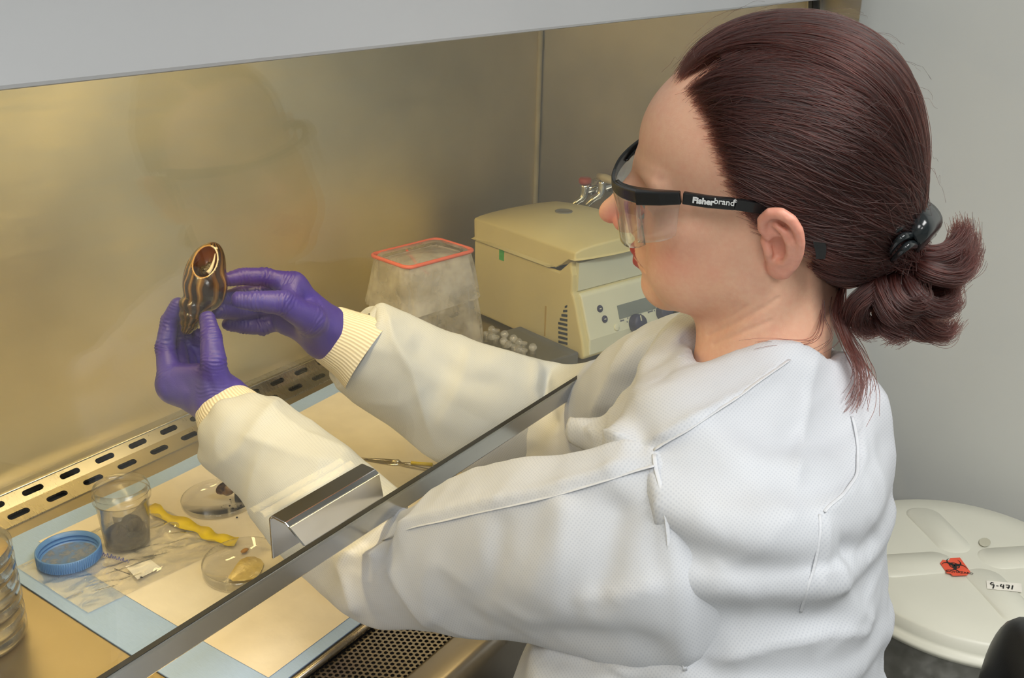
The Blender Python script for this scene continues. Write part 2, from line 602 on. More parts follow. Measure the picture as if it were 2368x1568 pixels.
cpart('back_panel', *box(-0.06, XR + 0.03, YB, YB + 0.004, 0.70, 1.46), m_back)
cpart('side_panel', *box(XR, XR + 0.004, 0.50, YB, 0.70, 1.46), m_side)
cpart('side_panel', *box(-0.064, -0.06, 0.50, YB, 0.70, 1.46), m_side)
cpart('corner_seam', *tube([(XR - 0.004, YB - 0.002, 0.74), (XR - 0.004, YB - 0.002, 1.46)], 0.0055, 8), m_caulk, smooth=True)
cpart('supply_ceiling', *box(-0.06, XR, 0.50, YB, 1.44, 1.46), m_side)
mb = MB()
mb.add(*box(XR + 0.004, XR + 0.085, 0.53, 1.30, 0.0, 2.2)); mb.add(*box(-0.14, -0.064, 0.53, 1.30, 0.0, 2.2))
mb.add(*box(-0.14, XR + 0.085, YB + 0.06, 1.30, 0.0, 2.2)); mb.add(*box(-0.06, XR, 0.50, YB + 0.05, 0.55, 0.70))
bevel(mb.build('housing', m_fascia, cab, world=True), 0.008)
# fascia with a rounded lower corner, leaning back a little
fz0, fz1, fx0, fx1 = 1.3275, 2.2, -0.14, 1.838
poly = [(fx0, fz0), (fx1 - 0.03, fz0)] + [(fx1 - 0.03 + 0.03 * math.sin(a), fz0 + 0.03 - 0.03 * math.cos(a)) for a in np.linspace(0.2, math.pi / 2, 7)] + [(fx1, fz1), (fx0, fz1)]
fy = lambda z: 0.530 + (z - fz0) * 0.10
n = len(poly)
V = [(x, fy(z), z) for x, z in poly] + [(x, fy(z) + 0.018, z) for x, z in poly]
F = [tuple(range(n)), tuple(range(n, 2 * n))[::-1]] + [(i, n + i, n + (i + 1) % n, (i + 1) % n) for i in range(n)]
o = cpart('fascia', V, F, m_fascia); bevel(o, 0.003)
# side channels that carry the sash
sy = lambda z: 0.531 + (z - 0.94) * 0.11
V, F = box(-1, 1, -1, 1, -1, 1)
for x0, x1, dy0, dy1, m, nm in ((XR - 0.012, XR + 0.008, -0.010, 0.012, m_bright, 'sash_channel'), (XR - 0.03, XR - 0.012, -0.004, 0.004, m_gasket, 'channel_gasket'), (XR + 0.008, XR + 0.075, -0.006, 0.02, m_fascia, 'side_post')):
    V = [(x, sy(z) + d, z) for x in (x0, x1) for d in (dy0, dy1) for z in (0.55, 1.42)]
    cpart(nm, V, F, m)
# work surface with a raised front rim
cpart('work_surface', *box(-0.06, XR, 0.594, 1.0535, TZ - 0.012, TZ), m_deck)
cpart('surface_rim', *tube([(-0.06, 0.5925, TZ + 0.0005), (XR, 0.5925, TZ + 0.0005)], 0.004, 10), m_front, smooth=True)


def slot_cells(x0, n, pitch, a, b, L, Wd, mbk):
    """facet from point a to point b in the YZ plane, cut by n stadium slots"""
    a = np.array(a); b = np.array(b); ln = np.linalg.norm(b - a); u = (b - a) / ln
    nrm = np.array([-u[1], u[0]])
    r = Wd / 2
    inner = []
    for k in range(7):
        t = -math.pi / 2 + math.pi * k / 6; inner.append((L / 2 - r + r * math.cos(t), r * math.sin(t)))
    for k in range(7):
        t = math.pi / 2 + math.pi * k / 6; inner.append((-L / 2 + r + r * math.cos(t), r * math.sin(t)))
    hx, hy = pitch / 2, ln / 2
    # outer loop: the rectangle sampled against the inner loop
    outer = []
    for i, (x, y) in enumerate(inner):
        s = min(hx / max(abs(x), 1e-9), hy / max(abs(y), 1e-9))
        outer.append([x * s, y * s])
    q = [min(range(14), key=lambda i: abs(outer[i][0] - cx * hx) + abs(outer[i][1] - cy * hy)) for cx in (-1, 1) for cy in (-1, 1)]
    for i, (cx, cy) in zip(q, [(cx, cy) for cx in (-1, 1) for cy in (-1, 1)]): outer[i] = [cx * hx, cy * hy]
    m = len(inner)
    for c in range(n):
        cx = x0 + c * pitch
        V = []
        for pts, dep in ((outer, 0), (inner, 0), (inner, -0.004)):
            for x, y in pts:
                yz = (a + b) / 2 + u * y + nrm * dep
                V.append((cx + x, yz[0], yz[1]))
        F = []
        for i in range(m):
            j = (i + 1) % m
            F.append((i, j, m + j, m + i)); F.append((m + i, m + j, 2 * m + j, 2 * m + i))
        mbk.add(V, F)


mb = MB()
A, Bp, Cp = (1.0535, 0.7515), (1.0768, 0.7612), (1.0915, 0.7735)
slot_cells(0.546 - 0.0505 * 12, 36, 0.0505, A, Bp, 0.0275, 0.0088, mb)
slot_cells(0.578 - 0.0505 * 12, 36, 0.0505, Bp, Cp, 0.0275, 0.0078, mb)
mb.add(*sheet(2, 4, lambda s, t: (-0.06 + s * (XR + 0.06), [Cp[0], Cp[0] + 0.003, 1.107, YB][int(round(t * 3))], [Cp[1], Cp[1] + 0.0015, 0.7735, 0.7735][int(round(t * 3))])))
mb.add(*sheet(2, 2, lambda s, t: (-0.06 + s * (XR + 0.06), A[0], A[1] - t * 0.02)))
mb.build('rear_vent_strip', m_lip, cab, world=True)
cpart('strip_ridge', *tube([(-0.06, Cp[0], Cp[1]), (XR, Cp[0], Cp[1])], 0.0014, 8), m_bright, smooth=True)
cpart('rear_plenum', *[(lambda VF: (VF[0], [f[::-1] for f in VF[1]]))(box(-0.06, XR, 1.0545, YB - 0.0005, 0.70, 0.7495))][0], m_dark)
# perforated front grille: hexagonal cells with round holes
mb = MB()
pit = 0.0062
gy0, gy1 = 0.513, 0.589
rows = int((gy1 - gy0) / (pit * 0.866)); 
for j in range(rows):
    for i in range(140):
        cx = 0.46 + (i + 0.5 * (j % 2)) * pit; cy = gy0 + (j + 0.5) * (gy1 - gy0) / rows
        V, F = [], []
        for k in range(6):
            a = math.pi / 6 + k * math.pi / 3
            V.append((cx + pit / math.sqrt(3) * math.cos(a), cy + pit / math.sqrt(3) * math.sin(a), TZ - 0.004))
        for rr, zz in ((0.00235, TZ - 0.004), (0.00235, TZ - 0.0055)):
            for k in range(6):
                a = math.pi / 6 + k * math.pi / 3
                V.append((cx + rr * math.cos(a), cy + rr * math.sin(a), zz))
        for k in range(6):
            l = (k + 1) % 6
            F += [(k, l, 6 + l, 6 + k), (6 + k, 6 + l, 12 + l, 12 + k)]
        mb.add(V, F)
g = mb.build('front_grille', m_front, cab, world=True); g['kind'] = 'stuff'
cpart('grille_margin', *box(-0.06, 0.457, gy0, gy1, TZ - 0.006, TZ - 0.004), m_front)
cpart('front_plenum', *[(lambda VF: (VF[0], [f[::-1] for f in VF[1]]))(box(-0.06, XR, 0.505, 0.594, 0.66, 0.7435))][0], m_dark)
# front lip: flat run, rolled edge, apron
prof = [(0.5135, TZ - 0.007), (0.5125, TZ - 0.001), (0.509, TZ), (0.484, TZ)] + [(0.484 - 0.014 * math.sin(a), TZ - 0.014 + 0.014 * math.cos(a)) for a in np.linspace(0.2, math.pi / 2, 8)] + [(0.470, 0.60), (0.478, 0.55)]
cpart('front_lip', *sheet(2, len(prof), lambda s, t: (-0.14 + s * (XR + 0.225), *prof[int(round(t * (len(prof) - 1)))])), m_front, smooth=True)

# sash: glass, bottom rail, grip
m_glass = clear_mat('sash_glass', (0.86, 0.97, 0.93), 0.0, 0.10, 1.1)
sash = thing('sash', None, None); sash.parent = cab
gx0, gx1 = -0.055, XR - 0.016
V = [(x, sy(z) + d, z) for x in (gx0, gx1) for d in (-0.003, 0.003) for z in (0.936, 1.40)]
bpy.context.view_layer.update()
mesh('glass', V, box(0, 1, 0, 1, 0, 1)[1], m_glass, sash, world=True)
rail = [(0.5290, 0.9388), (0.5280, 0.9190), (0.5292, 0.9170), (0.5335, 0.9170), (0.5335, 0.9388)]
nR = len(rail)
V = [(x, y, z) for x in (gx0, gx1) for y, z in rail]
F = [tuple(range(nR)), tuple(range(nR, 2 * nR))[::-1]] + [(i, nR + i, nR + (i + 1) % nR, (i + 1) % nR) for i in range(nR)]
bevel(mesh('bottom_rail', V, F, m_bright, sash, world=True), 0.0012)
mesh('rail_gasket', *box(gx0, gx1, 0.5285, 0.5335, 0.9388, 0.9394), m_gasket, sash, world=True)
# grip: back flange against the glass, shelf, down-turned lip with rounded ends
hx0, hx1 = 0.462, 0.566
def hprof(yz, th):
    yz = np.array(yz); return yz
pr = [(0.5285, 0.9500), (0.5285, 0.9865), (0.5270, 0.9880), (0.5125, 0.9872), (0.5100, 0.9855), (0.5005, 0.9690)]
mb = MB()
th = 0.0022
pr = np.array(pr)
tn = np.gradient(pr, axis=0); tn /= np.linalg.norm(tn, axis=1, keepdims=True)
nn = np.stack([-tn[:, 1], tn[:, 0]], 1)
ins = pr + nn * -th
for i in range(len(pr) - 1):
    q = [pr[i], pr[i + 1], ins[i + 1], ins[i]]
    sh0 = 0.004 if i == len(pr) - 2 else 0.0
    V = []
    for x, s in ((hx0, 1), (hx1, -1)):
        for kk, (y, z) in enumerate(q):
            V.append((x + s * (0.006 if (i == len(pr) - 2 and kk in (1, 2)) else 0), y, z))
    mb.add(V, [(0, 1, 2, 3), (7, 6, 5, 4), (0, 4, 5, 1), (1, 5, 6, 2), (2, 6, 7, 3), (3, 7, 4, 0)])
m_grip = steel('steel_grip', (0.72, 0.71, 0.70), 0.12, (30, 3, 3), bump=0.0, rvar=0.03, blotch=0.03)
bevel(mb.build('grip', m_grip, sash, world=True), 0.0005, 1)
# gas valves on the inner right wall
m_chrome = steel('chrome', (0.8, 0.8, 0.8), 0.08, (1, 1, 1), bump=0, rvar=0.02, blotch=0.02)
m_redcap = mat('red_valve_cap', srgb(196, 80, 50), 0.4)
m_ivory = mat('ivory_lever', srgb(215, 200, 160), 0.4)
for k, (px, py, hm, lever) in enumerate(((1352, 440, m_redcap, False), (1392, 432, m_ivory, True))):
    r = P(px, py, 1.0) - CAM_LOC; q = CAM_LOC + r * ((XR - 0.045) / r[0])
    v = thing('gas_valve', None, None, q); v.parent = cab
    bpy.context.view_layer.update(); v.matrix_world = Matrix.Translation(q)
    mesh('valve_body', *tube([(0.045, 0, 0), (0.03, 0, 0), (0.03, 0, 0), (0.0, 0, 0)], [0.016, 0.016, 0.009, 0.009], 14), m_chrome, v, True)
    mesh('valve_nozzle', *tube(spline([(0, 0, 0.012), (-0.004, 0, -0.012), (-0.014, 0.010, -0.024), (-0.02, 0.022, -0.038)], 14), np.linspace(0.0095, 0.005, 14), 12), m_chrome, v, True)
    mesh('valve_stem', *tube([(0, 0, 0), (0, 0, 0.014)], 0.006, 10), m_chrome, v, True)
    if lever: mesh('lever', *tube([(0.006, 0.012, 0.018), (0, -0.005, 0.018), (0, -0.03, 0.013), (0.0, -0.042, 0.009)], [0.006, 0.0085, 0.007, 0.004], 10), hm, v, True)
    else: mesh('cap', *lathe([(0.0, 0.013), (0.011, 0.013), (0.0125, 0.016), (0.0125, 0.022), (0.010, 0.025), (0.0, 0.025)], 20), hm, v, True)
# ------------------------------------------------------------------ things on the work surface
m_blue = mat('pad_blue_film', srgb(158, 184, 220), 0.55, var=0.05, scale=60, stretch=(60, 2, 2), bump=0.15, bscale=60)
m_white = mat('pad_tissue', srgb(222, 212, 190), 0.85, var=0.03, scale=30, bump=0.2, bscale=120)
PX0, PX1, PY0, PY1 = 0.470, 1.056, 0.600, 1.022


def padz(x, y):
    e = max(0, (y - 0.97) / 0.05)
    return 0.0016 + 0.0018 * math.sin(9 * x + 3 * y) ** 2 * (0.4 + e) + 0.0025 * e * (math.sin(14 * x) * 0.5 + 0.5)


def padxy(s, t):
    x = PX0 + s * (PX1 - PX0); y = PY0 + t * (PY1 - PY0)
    return x + 0.004 * math.sin(7 * y), y + 0.004 * math.sin(6 * x) * t + (0.012 * s * s * t if t > 0.5 else 0)


def pfn(dz):
    def fn(s, t):
        x, y = padxy(s, t); return (x, y, TZ + padz(x, y) + dz)
    return fn


pad = thing('absorbent_pad', 'blue edged absorbent bench pad spread on the steel work surface', 'pad', (0.76, 0.81, TZ))
V1, F1 = sheet(60, 44, pfn(0)); V2, F2 = sheet(60, 44, pfn(-0.0012))
o = MB().add(V1, F1).add(V2, [f[::-1] for f in F2]).build('backing_film', m_blue, pad, True, True)
mesh('tissue_layer', *sheet(60, 44, lambda s, t: pfn(0.0007)(0.092 + s * (1 - 0.092 - 0.045), 0.035 + t * (1 - 0.035 - 0.065))), m_white, pad, True, True)
ZP = TZ + 0.0035

m_jar = clear_mat('jar_plastic', (0.93, 0.9, 0.78), 0.18, 0.25, 0.9, milk=0.05, noise=0.04, nscale=40)
m_soil = mat('wet_soil', srgb(46, 33, 20), 0.7, col2=srgb(22, 16, 10), scale=120, bump=0.6, bscale=300)
m_smear = clear_mat('soil_smear', (0.10, 0.07, 0.03), 0.6, 0.3, 0.2, milk=0.55, noise=0.45, nscale=55)
jc = onZ(297, 1262, TZ)
jar = thing('specimen_jar', 'open translucent plastic specimen jar with wet soil and a snail inside', 'jar', (jc[0], jc[1], ZP))
prof = [(0.0, 0.0015), (0.0235, 0.0015), (0.0245, 0.003), (0.0292, 0.060), (0.0315, 0.060), (0.0318, 0.064), (0.0300, 0.0645), (0.0300, 0.0685), (0.0312, 0.069), (0.0312, 0.0705), (0.0298, 0.071), (0.0296, 0.0755),
        (0.0284, 0.0757), (0.0282, 0.064), (0.0234, 0.0045), (0.0, 0.0035)]
mesh('cup', *lathe(prof, 64), m_jar, jar, True)
mesh('soil', *lathe([(0.0, 0.0042), (0.0226, 0.0042), (0.0234, 0.012), (0.0238, 0.0165), (0.017, 0.0155), (0.008, 0.0175), (0.0, 0.018)], 40), m_soil, jar, True)
# dried smear up one side of the wall
V, F = sheet(24, 16, lambda s, t: ((0.0234 + 0.0046 * (t * 0.75) + 0.0001) * math.cos(-0.9 + 2.4 * s), (0.0234 + 0.0046 * (t * 0.75) + 0.0001) * math.sin(-0.9 + 2.4 * s), 0.006 + 0.044 * t * (0.65 + 0.35 * math.sin(5 * s + 0.6))))
mesh('soil_smear', V, F, m_smear, jar, True)


def snail_shell(name, mat_, turns=4.6, size=1.0, n=260, m=28, parent=None, grow=0.30, tall=1.55, world=None, lipcut=0.0):
    """helico-spiral shell, apex on +z at the top, aperture at the low end; unit body radius about size"""
    th = np.linspace(0, turns * 2 * math.pi, n)
    s = np.exp(grow * (th - th[-1]) / (2 * math.pi) * 2.0)
    R = 0.36 * s * size; r = 0.62 * s * size
    zc = -tall * 1.6 * s * size
    ct = np.stack([R * np.cos(th), R * np.sin(th), zc], 1)
    a = np.linspace(0, 2 * math.pi, m, endpoint=False)
    V = []
    for i in range(n):
        rad = np.array([math.cos(th[i]), math.sin(th[i]), 0]); up = np.array([0, 0, 1.0])
        ell = 1.5
        for k in range(m):
            rib = 1 + 0.012 * math.sin(th[i] * 26)
            V.append(ct[i] + rib * r[i] * (math.cos(a[k]) * rad + ell * math.sin(a[k]) * up))
    V = np.array(V)
    F = [(i * m + k, i * m + (k + 1) % m, (i + 1) * m + (k + 1) % m, (i + 1) * m + k) for i in range(n - 1) for k in range(m)]
    V[:, 2] -= 0.5 * (V[:, 2].max() + V[:, 2].min())
    return V, F, th


def shell_material(name, base, stripe, pale, scale=1.0):
    k = NT(name); b = k.bsdf
    at = k.n('ShaderNodeUVMap'); at.uv_map = 'UV'
    wv = k.n('ShaderNodeTexWave', wave_type='BANDS', bands_direction='X')
    wv.inputs['Scale'].default_value = 3.2; wv.inputs['Distortion'].default_value = 5.0; wv.inputs['Detail'].default_value = 3; wv.inputs['Detail Scale'].default_value = 1.4
    mp = k.n('ShaderNodeMapping'); mp.inputs['Scale'].default_value = (5.0, 1.1, 1)
    k.l(at.outputs[0], mp.inputs['Vector']); k.l(mp.outputs[0], wv.inputs['Vector'])
    rp = k.n('ShaderNodeValToRGB'); e = rp.color_ramp.elements
    e[0].position = 0.30; e[0].color = (*base, 1); e[1].position = 0.93; e[1].color = (*pale, 1)
    x = e.new(0.62); x.color = (*stripe, 1)
    k.l(wv.outputs['Fac'], rp.inputs['Fac'])
    nz = k.n('ShaderNodeTexNoise'); nz.inputs['Scale'].default_value = 9; nz.inputs['Detail'].default_value = 4
    k.l(at.outputs[0], nz.inputs['Vector'])
    mx = k.n('ShaderNodeMixRGB', blend_type='MULTIPLY'); mx.inputs[0].default_value = 0.75
    r2 = k.n('ShaderNodeValToRGB'); r2.color_ramp.elements[0].position = 0.35; r2.color_ramp.elements[0].color = (0.18, 0.14, 0.10, 1); r2.color_ramp.elements[1].position = 0.6
    k.l(nz.outputs['Fac'], r2.inputs['Fac'])
    k.l(rp.outputs[0], mx.inputs[1]); k.l(r2.outputs[0], mx.inputs[2]); k.l(mx.outputs[0], b.inputs['Base Color'])
    k.set(Roughness=0.22, Coat_Weight=0.6, Coat_Roughness=0.08)
    bp = k.n('ShaderNodeBump'); bp.inputs['Strength'].default_value = 0.25; bp.inputs['Distance'].default_value = 0.001
    k.l(wv.outputs['Fac'], bp.inputs['Height']); k.l(bp.outputs[0], b.inputs['Normal'])
    return k.m


def shell_object(name, mt, V, F, th, m, parent=None):
    o = mesh(name, V, F, mt, parent, True)
    uv = o.data.uv_layers.new(name='UV')
    n = len(th)
    li = np.empty(len(o.data.loops), np.int32); o.data.loops.foreach_get('vertex_index', li)
    u = th[li // m] / (2 * math.pi); v = (li % m) / m
    v = np.abs(v - 0.5) * 2
    uv.data.foreach_set('uv', np.stack([u, v], 1).ravel().astype(np.float32))
    return o


m_shell_s = shell_material('small_shell', srgb(70, 44, 20), srgb(120, 80, 40), srgb(175, 130, 70))
m_flesh = mat('snail_flesh', srgb(30, 34, 34), 0.35, var=0.4, scale=200, bump=0.5, bscale=400)


def rot(ax, deg):
    return np.array(Matrix.Rotation(math.radians(deg), 3, ax))


# snail curled up inside the jar
V, F, th = snail_shell('s', None, size=0.0125, turns=4.2, tall=0.75, n=140, m=20)
sj = thing('snail', 'dark muddy snail lying inside the translucent jar', 'snail', (jc[0] + 0.004, jc[1] - 0.006, ZP + 0.0245), 0.4)
shell_object('shell', m_soil, V @ rot('X', 70).T, F, th, 20, sj)
mesh('foot', *tube([(-0.012, -0.003, -0.007), (0.0, -0.006, -0.010), (0.012, -0.002, -0.008)], [0.004, 0.006, 0.003], 10), m_flesh, sj, True)

# blue screw lid lying upside down
m_lid = mat('lid_blue', srgb(92, 138, 200), 0.35, var=0.05, scale=30)
m_dirt = clear_mat('lid_dust', (0.45, 0.42, 0.36), 0.6, 0.1, 0.1, milk=0.35, noise=0.3, nscale=120)
lc = onZ(163, 1300, TZ)
lid = thing('jar_lid', 'blue plastic screw lid lying open side up beside the jar', 'lid', (lc[0], lc[1], ZP + 0.0012))
mesh('cap', *lathe([(0.0, 0.0), (0.0320, 0.0), (0.0335, 0.0015), (0.0340, 0.0150), (0.0328, 0.0150), (0.0322, 0.0110), (0.0314, 0.0105), (0.0314, 0.0095), (0.0322, 0.0090), (0.0318, 0.006), (0.031, 0.0055), (0.031, 0.0045), (0.0318, 0.004), (0.0315, 0.0025), (0.0, 0.0022)], 72), m_lid, lid, True)
mb = MB()
for k in range(90):
    a = 2 * math.pi * k / 90
    mb.add(*rot_pts(box(0.0334, 0.0344, -0.0005, 0.0005, 0.002, 0.0145)[0], rot('Z', math.degrees(a))) and (rot_pts(box(0.0334, 0.0344, -0.0005, 0.0005, 0.002, 0.0145)[0], rot('Z', math.degrees(a))), box(0, 1, 0, 1, 0, 1)[1]))
mb.build('knurling', m_lid, lid)['kind'] = 'stuff'
mesh('dust', [(x, y, 0.0028) for x, y, z in disc(0.029)[0]], disc(0.029)[1], m_dirt, lid)

# clear zip bag with a yellow strip
m_film = clear_mat('bag_film', (1, 1, 0.97), 0.10, 0.05, 3.0, milk=0.07)
m_yel = mat('zip_strip_yellow', srgb(232, 205, 20), 0.35, var=0.05, scale=40)
m_patch = mat('label_white', srgb(235, 232, 222), 0.6)
m_inkb = mat('ink_blue', srgb(60, 70, 150), 0.6)
m_inkk = mat('ink_black', srgb(25, 25, 25), 0.6)
qa, qb, qc, qd = [onZ(*p, TZ) for p in ((350, 1172), (548, 1262), (205, 1425), (38, 1318))]
zb = thing('zip_bag', 'clear crinkled plastic bag with bright yellow seal strip under the jar', 'plastic bag', (*((qa + qc) / 2)[:2], ZP))


def bagfn(dz, amp, seed):
    def fn(s, t):
        p = (qa * (1 - s) + qb * s) * (1 - t) + (qd * (1 - s) + qc * s) * t
        w = vnoise(np.array([[s * 9, t * 5 + s * 3, seed]]))[0] + 0.6 * vnoise(np.array([[s * 19 + t * 8, t * 16, seed + 3]]))[0]
        e = min(s, 1 - s, t, 1 - t); e = min(1, e * 8)
        nearjar = min(1, (np.hypot(p[0] - jc[0], p[1] - jc[1]) / 0.03)) * min(1, max(0.15, (np.hypot(p[0] - lc[0], p[1] - lc[1]) / 0.035 - 0.6)))
        return (p[0], p[1], TZ + 0.0032 + padz(p[0], p[1]) * 0.3 + dz * e + amp * nearjar * (0.5 + 0.5 * w) * (0.3 + 0.7 * e))
    return fn


mesh('bag_front', *sheet(70, 60, bagfn(0.0012, 0.0060, 1.0)), m_film, zb, False, True)
mesh('bag_back', *sheet(40, 34, bagfn(0.0, 0.0012, 5.0)), m_film, zb, False, True)
ys = [onZ(*p, TZ + 0.006) for p in ((348, 1172), (372, 1192), (420, 1213), (462, 1228), (486, 1243), (520, 1252), (547, 1258))]
ys = spline(ys, 26)
side = np.array([0.03, -0.06, 0]);
V, F = [], []
for i, p in enumerate(ys):
    tt = ys[min(i + 1, 25)] - ys[max(i - 1, 0)]; nv = np.array([-tt[1], tt[0], 0]); nv /= np.linalg.norm(nv)
    wdt = 0.0062 * (1 + 0.25 * math.sin(i * 0.9)); lift = 0.003 + 0.0035 * math.sin(i * 0.55) ** 2
    V += [tuple(p + nv * wdt + (0, 0, lift)), tuple(p - nv * wdt + (0, 0, 0.0008))]
F = [(2 * i, 2 * i + 1, 2 * i + 3, 2 * i + 2) for i in range(25)]
o = mesh('seal_strip', V, F, m_yel, zb, True, True)
sm = o.modifiers.new('thick', 'SOLIDIFY'); sm.thickness = 0.0006
lp = [onZ(*p, TZ + 0.0078) for p in ((290, 1310), (345, 1292), (372, 1312), (318, 1340))]
mesh('write_on_panel', [tuple(p) for p in lp], [(0, 1, 2, 3)], m_patch, zb, False, True)
mb = MB()
for k in range(7):      # blue handwriting, as loose strokes
    a = np.array([237 + k * 9, 1282 + k * 2.6])
    pts = [onZ(a[0] + dx, a[1] + dy, TZ + 0.0082) for dx, dy in ((0, 3), (3, -4 - (k % 3)), (5, 4), (8, -1 + (k % 2) * 3))]
    mb.add(*tube(spline(pts, 8), 0.0004, 4))
mb.build('handwriting', m_inkb, zb, False, True)
mb = MB()
for k in range(10):
    q = onZ(266 + 3.6 * k, 1316 + 1.3 * k, TZ + 0.0084); mb.add(*box(q[0] - .0007, q[0] + .0007, q[1] - .0009, q[1] + .0009, q[2], q[2] + .0001))
q = onZ(327, 1335, TZ + 0.0084); mb.add(*box(q[0] - .001, q[0] + .001, q[1] - .0018, q[1] + .0018, q[2], q[2] + .0001))
mb.build('printed_code', m_inkk, zb, False, True)

# petri dishes
m_dish = clear_mat('dish_plastic', (1, 1, 0.98), 0.03, 0.06, 1.3, milk=0.015)
DPROF = [(0.0, 0.0), (0.0440, 0.0), (0.0452, 0.0008), (0.0455, 0.0125), (0.0445, 0.0125), (0.0441, 0.0014), (0.0, 0.0012)]
d1 = onZ(508, 1163, TZ); d2 = onZ(567, 1322, TZ)
t1 = thing('petri_dish', 'clear petri dish holding a small brown snail on the pad', 'petri dish', (*d1[:2], ZP), group='petri dishes on the pad')
mesh('dish', *lathe([(r, z * 0.5) for r, z in DPROF], 72), m_dish, t1, True)
t2 = thing('petri_dish', 'clear petri dish holding a pale yellow smear next to the sash rail', 'petri dish', (*d2[:2], ZP), group='petri dishes on the pad')
mesh('dish', *lathe(DPROF, 72), m_dish, t2, True)
# small snail in the first dish
V, F, th = snail_shell('s', None, size=0.0112, turns=4.2, tall=0.7, n=160, m=20)
sp = onZ(524, 1140, TZ + 0.013)
sn = thing('snail', 'small ribbed brown snail with dark body in the petri dish', 'snail', (*sp[:2], ZP + 0.0135), 0.0)
shell_object('shell', m_shell_s, V @ rot('X', 62).T @ rot('Z', 60).T, F, th, 20, sn)
mesh('foot', *tube([(0.004, -0.010, -0.008), (0.010, -0.016, -0.008), (0.014, -0.020, -0.005), (0.013, -0.024, -0.001)], [0.006, 0.0075, 0.006, 0.003], 12), m_flesh, sn, True)
mb = MB()
for k in range(14):
    a = sp + np.array([random.gauss(0.0, 0.012), random.gauss(-0.018, 0.01), 0]); s = random.uniform(0.0003, 0.0011)
    V = rot_pts(box(-s, s, -s, s, -s * .6, s * .6)[0], rot('Z', random.uniform(0, 90)), (a[0], a[1], ZP + 0.0016)); mb.add(V, box(0, 1, 0, 1, 0, 1)[1])
mb.build('soil_crumb', m_soil, t1, False, True)['kind'] = 'stuff'
# pale smear and a crumb in the second dish
m_agar = mat('yellow_smear', srgb(226, 200, 120), 0.2, var=0.08, scale=120, bump=0.5, bscale=200, trans=0.25)
sc = onZ(570, 1322, TZ)
poly = [onZ(*p, TZ) for p in ((528, 1345), (537, 1330), (546, 1316), (556, 1304), (572, 1297), (590, 1296), (604, 1302), (611, 1312), (607, 1325), (600, 1337), (590, 1347), (565, 1352), (540, 1353))]
V = [(p[0], p[1], ZP + 0.0014) for p in poly] + [((p[0] - sc[0]) * .93 + sc[0], (p[1] - sc[1]) * .93 + sc[1], ZP + 0.0028) for p in poly] + [(sc[0], sc[1], ZP + 0.0034)]
k = len(poly)
mesh('smear', V, [(i, (i + 1) % k, k + (i + 1) % k, k + i) for i in range(k)] + [(k + i, k + (i + 1) % k, 2 * k) for i in range(k)], m_agar, t2, True, True)
q = onZ(567, 1285, TZ); mesh('crumb', *[(rot_pts(lathe([(0, -.0016), (.003, -.0008), (.0042, .0006), (.0024, .002), (0, .0022)], 12)[0], np.diag([1.3, .8, 1.0]), (q[0], q[1], ZP + 0.003)), lathe([(0, -.0016), (.003, -.0008), (.0042, .0006), (.0024, .002), (0, .0022)], 12)[1])][0], mat('amber_crumb', srgb(170, 120, 40), 0.4), t2, True, True)

# leaning stack of petri dishes at the left edge
m_agar2 = mat('agar_gel', srgb(225, 190, 120), 0.15, var=0.05, scale=60, trans=0.3)
st = onZ(-52, 1480, TZ)
for k in range(7):
    off = (0.0, -0.002, 0.002, -0.001, -0.010, -0.0115, -0.0105)[k]
    lab = ('bottom petri dish of the stack at the left edge', 'second petri dish from the bottom of the left stack', 'third petri dish from the bottom of the left stack', 'middle petri dish of the left stack', 'third petri dish from the top of the left stack',
           'petri dish just below the top of the left stack', 'top petri dish of the stack at the left edge')[k]
    t = thing('petri_dish', lab, 'petri dish', (st[0] + off * 0.5, st[1] - off * -0.9, TZ + 0.0002 + k * 0.0160), group='stacked petri dishes')
    mesh('dish', *lathe([(r * 0.97, z) for r, z in DPROF], 64), m_dish, t, True)
    mesh('agar', *lathe([(0.0, 0.0014), (0.0424, 0.0014), (0.0424, 0.006), (0.0, 0.0058)], 48), m_agar2, t, True)
    mesh('cover', *lathe([(0.0, 0.0156), (0.0458, 0.0156), (0.0466, 0.0148), (0.0466, 0.006), (0.0458, 0.006), (0.0456, 0.0140), (0.0, 0.0143)], 64), m_dish, t, True)

# forceps-like scissors on the pad
m_tool = steel('tool_steel', (0.62, 0.58, 0.48), 0.22, (1, 1, 1), bump=0, blotch=0.1)
a, b = onZ(828, 1067, TZ), onZ(1012, 1090, TZ)
sc_t = thing('scissors', 'slim steel surgical scissors lying on the pad behind the sash rail', 'scissors', (*((a + b) / 2)[:2], ZP))
ax = (b - a); L = np.linalg.norm(ax[:2]); ax = ax / L; sd = np.array([-ax[1], ax[0], 0])
for s in (1, -1):
    blade = [a + ax * L * u + sd * s * w + np.array([0, 0, 0.004 + 0.0008 * s]) for u, w in ((0.0, 0.0006), (0.2, 0.0022), (0.42, 0.0035), (0.5, 0.001), (0.6, -0.003), (0.8, -0.006), (1.0, -0.010 if s > 0 else -0.006))]
    V, F = tube(spline(blade, 24), np.interp(np.linspace(0, 1, 24), [0, .4, .5, .6, 1], [0.0008, 0.0030, 0.0042, 0.0028, 0.0020]), 8)
    mesh('blade', V, F, m_tool, sc_t, True, True)
    e = blade[-1]; cc = e + ax * 0.013 - sd * s * 0.004
    ang = np.linspace(0, 2 * math.pi, 25)[:-1]
    ring = [cc + ax * 0.0145 * math.cos(t) + sd * 0.0105 * math.sin(t) for t in ang]
    mesh('finger_ring', *tube(ring, 0.0018, 8, closed=True), m_tool, sc_t, True, True)
m_pivot = m_tool
p0 = a + ax * L * 0.5 + np.array([0, 0, 0.008])
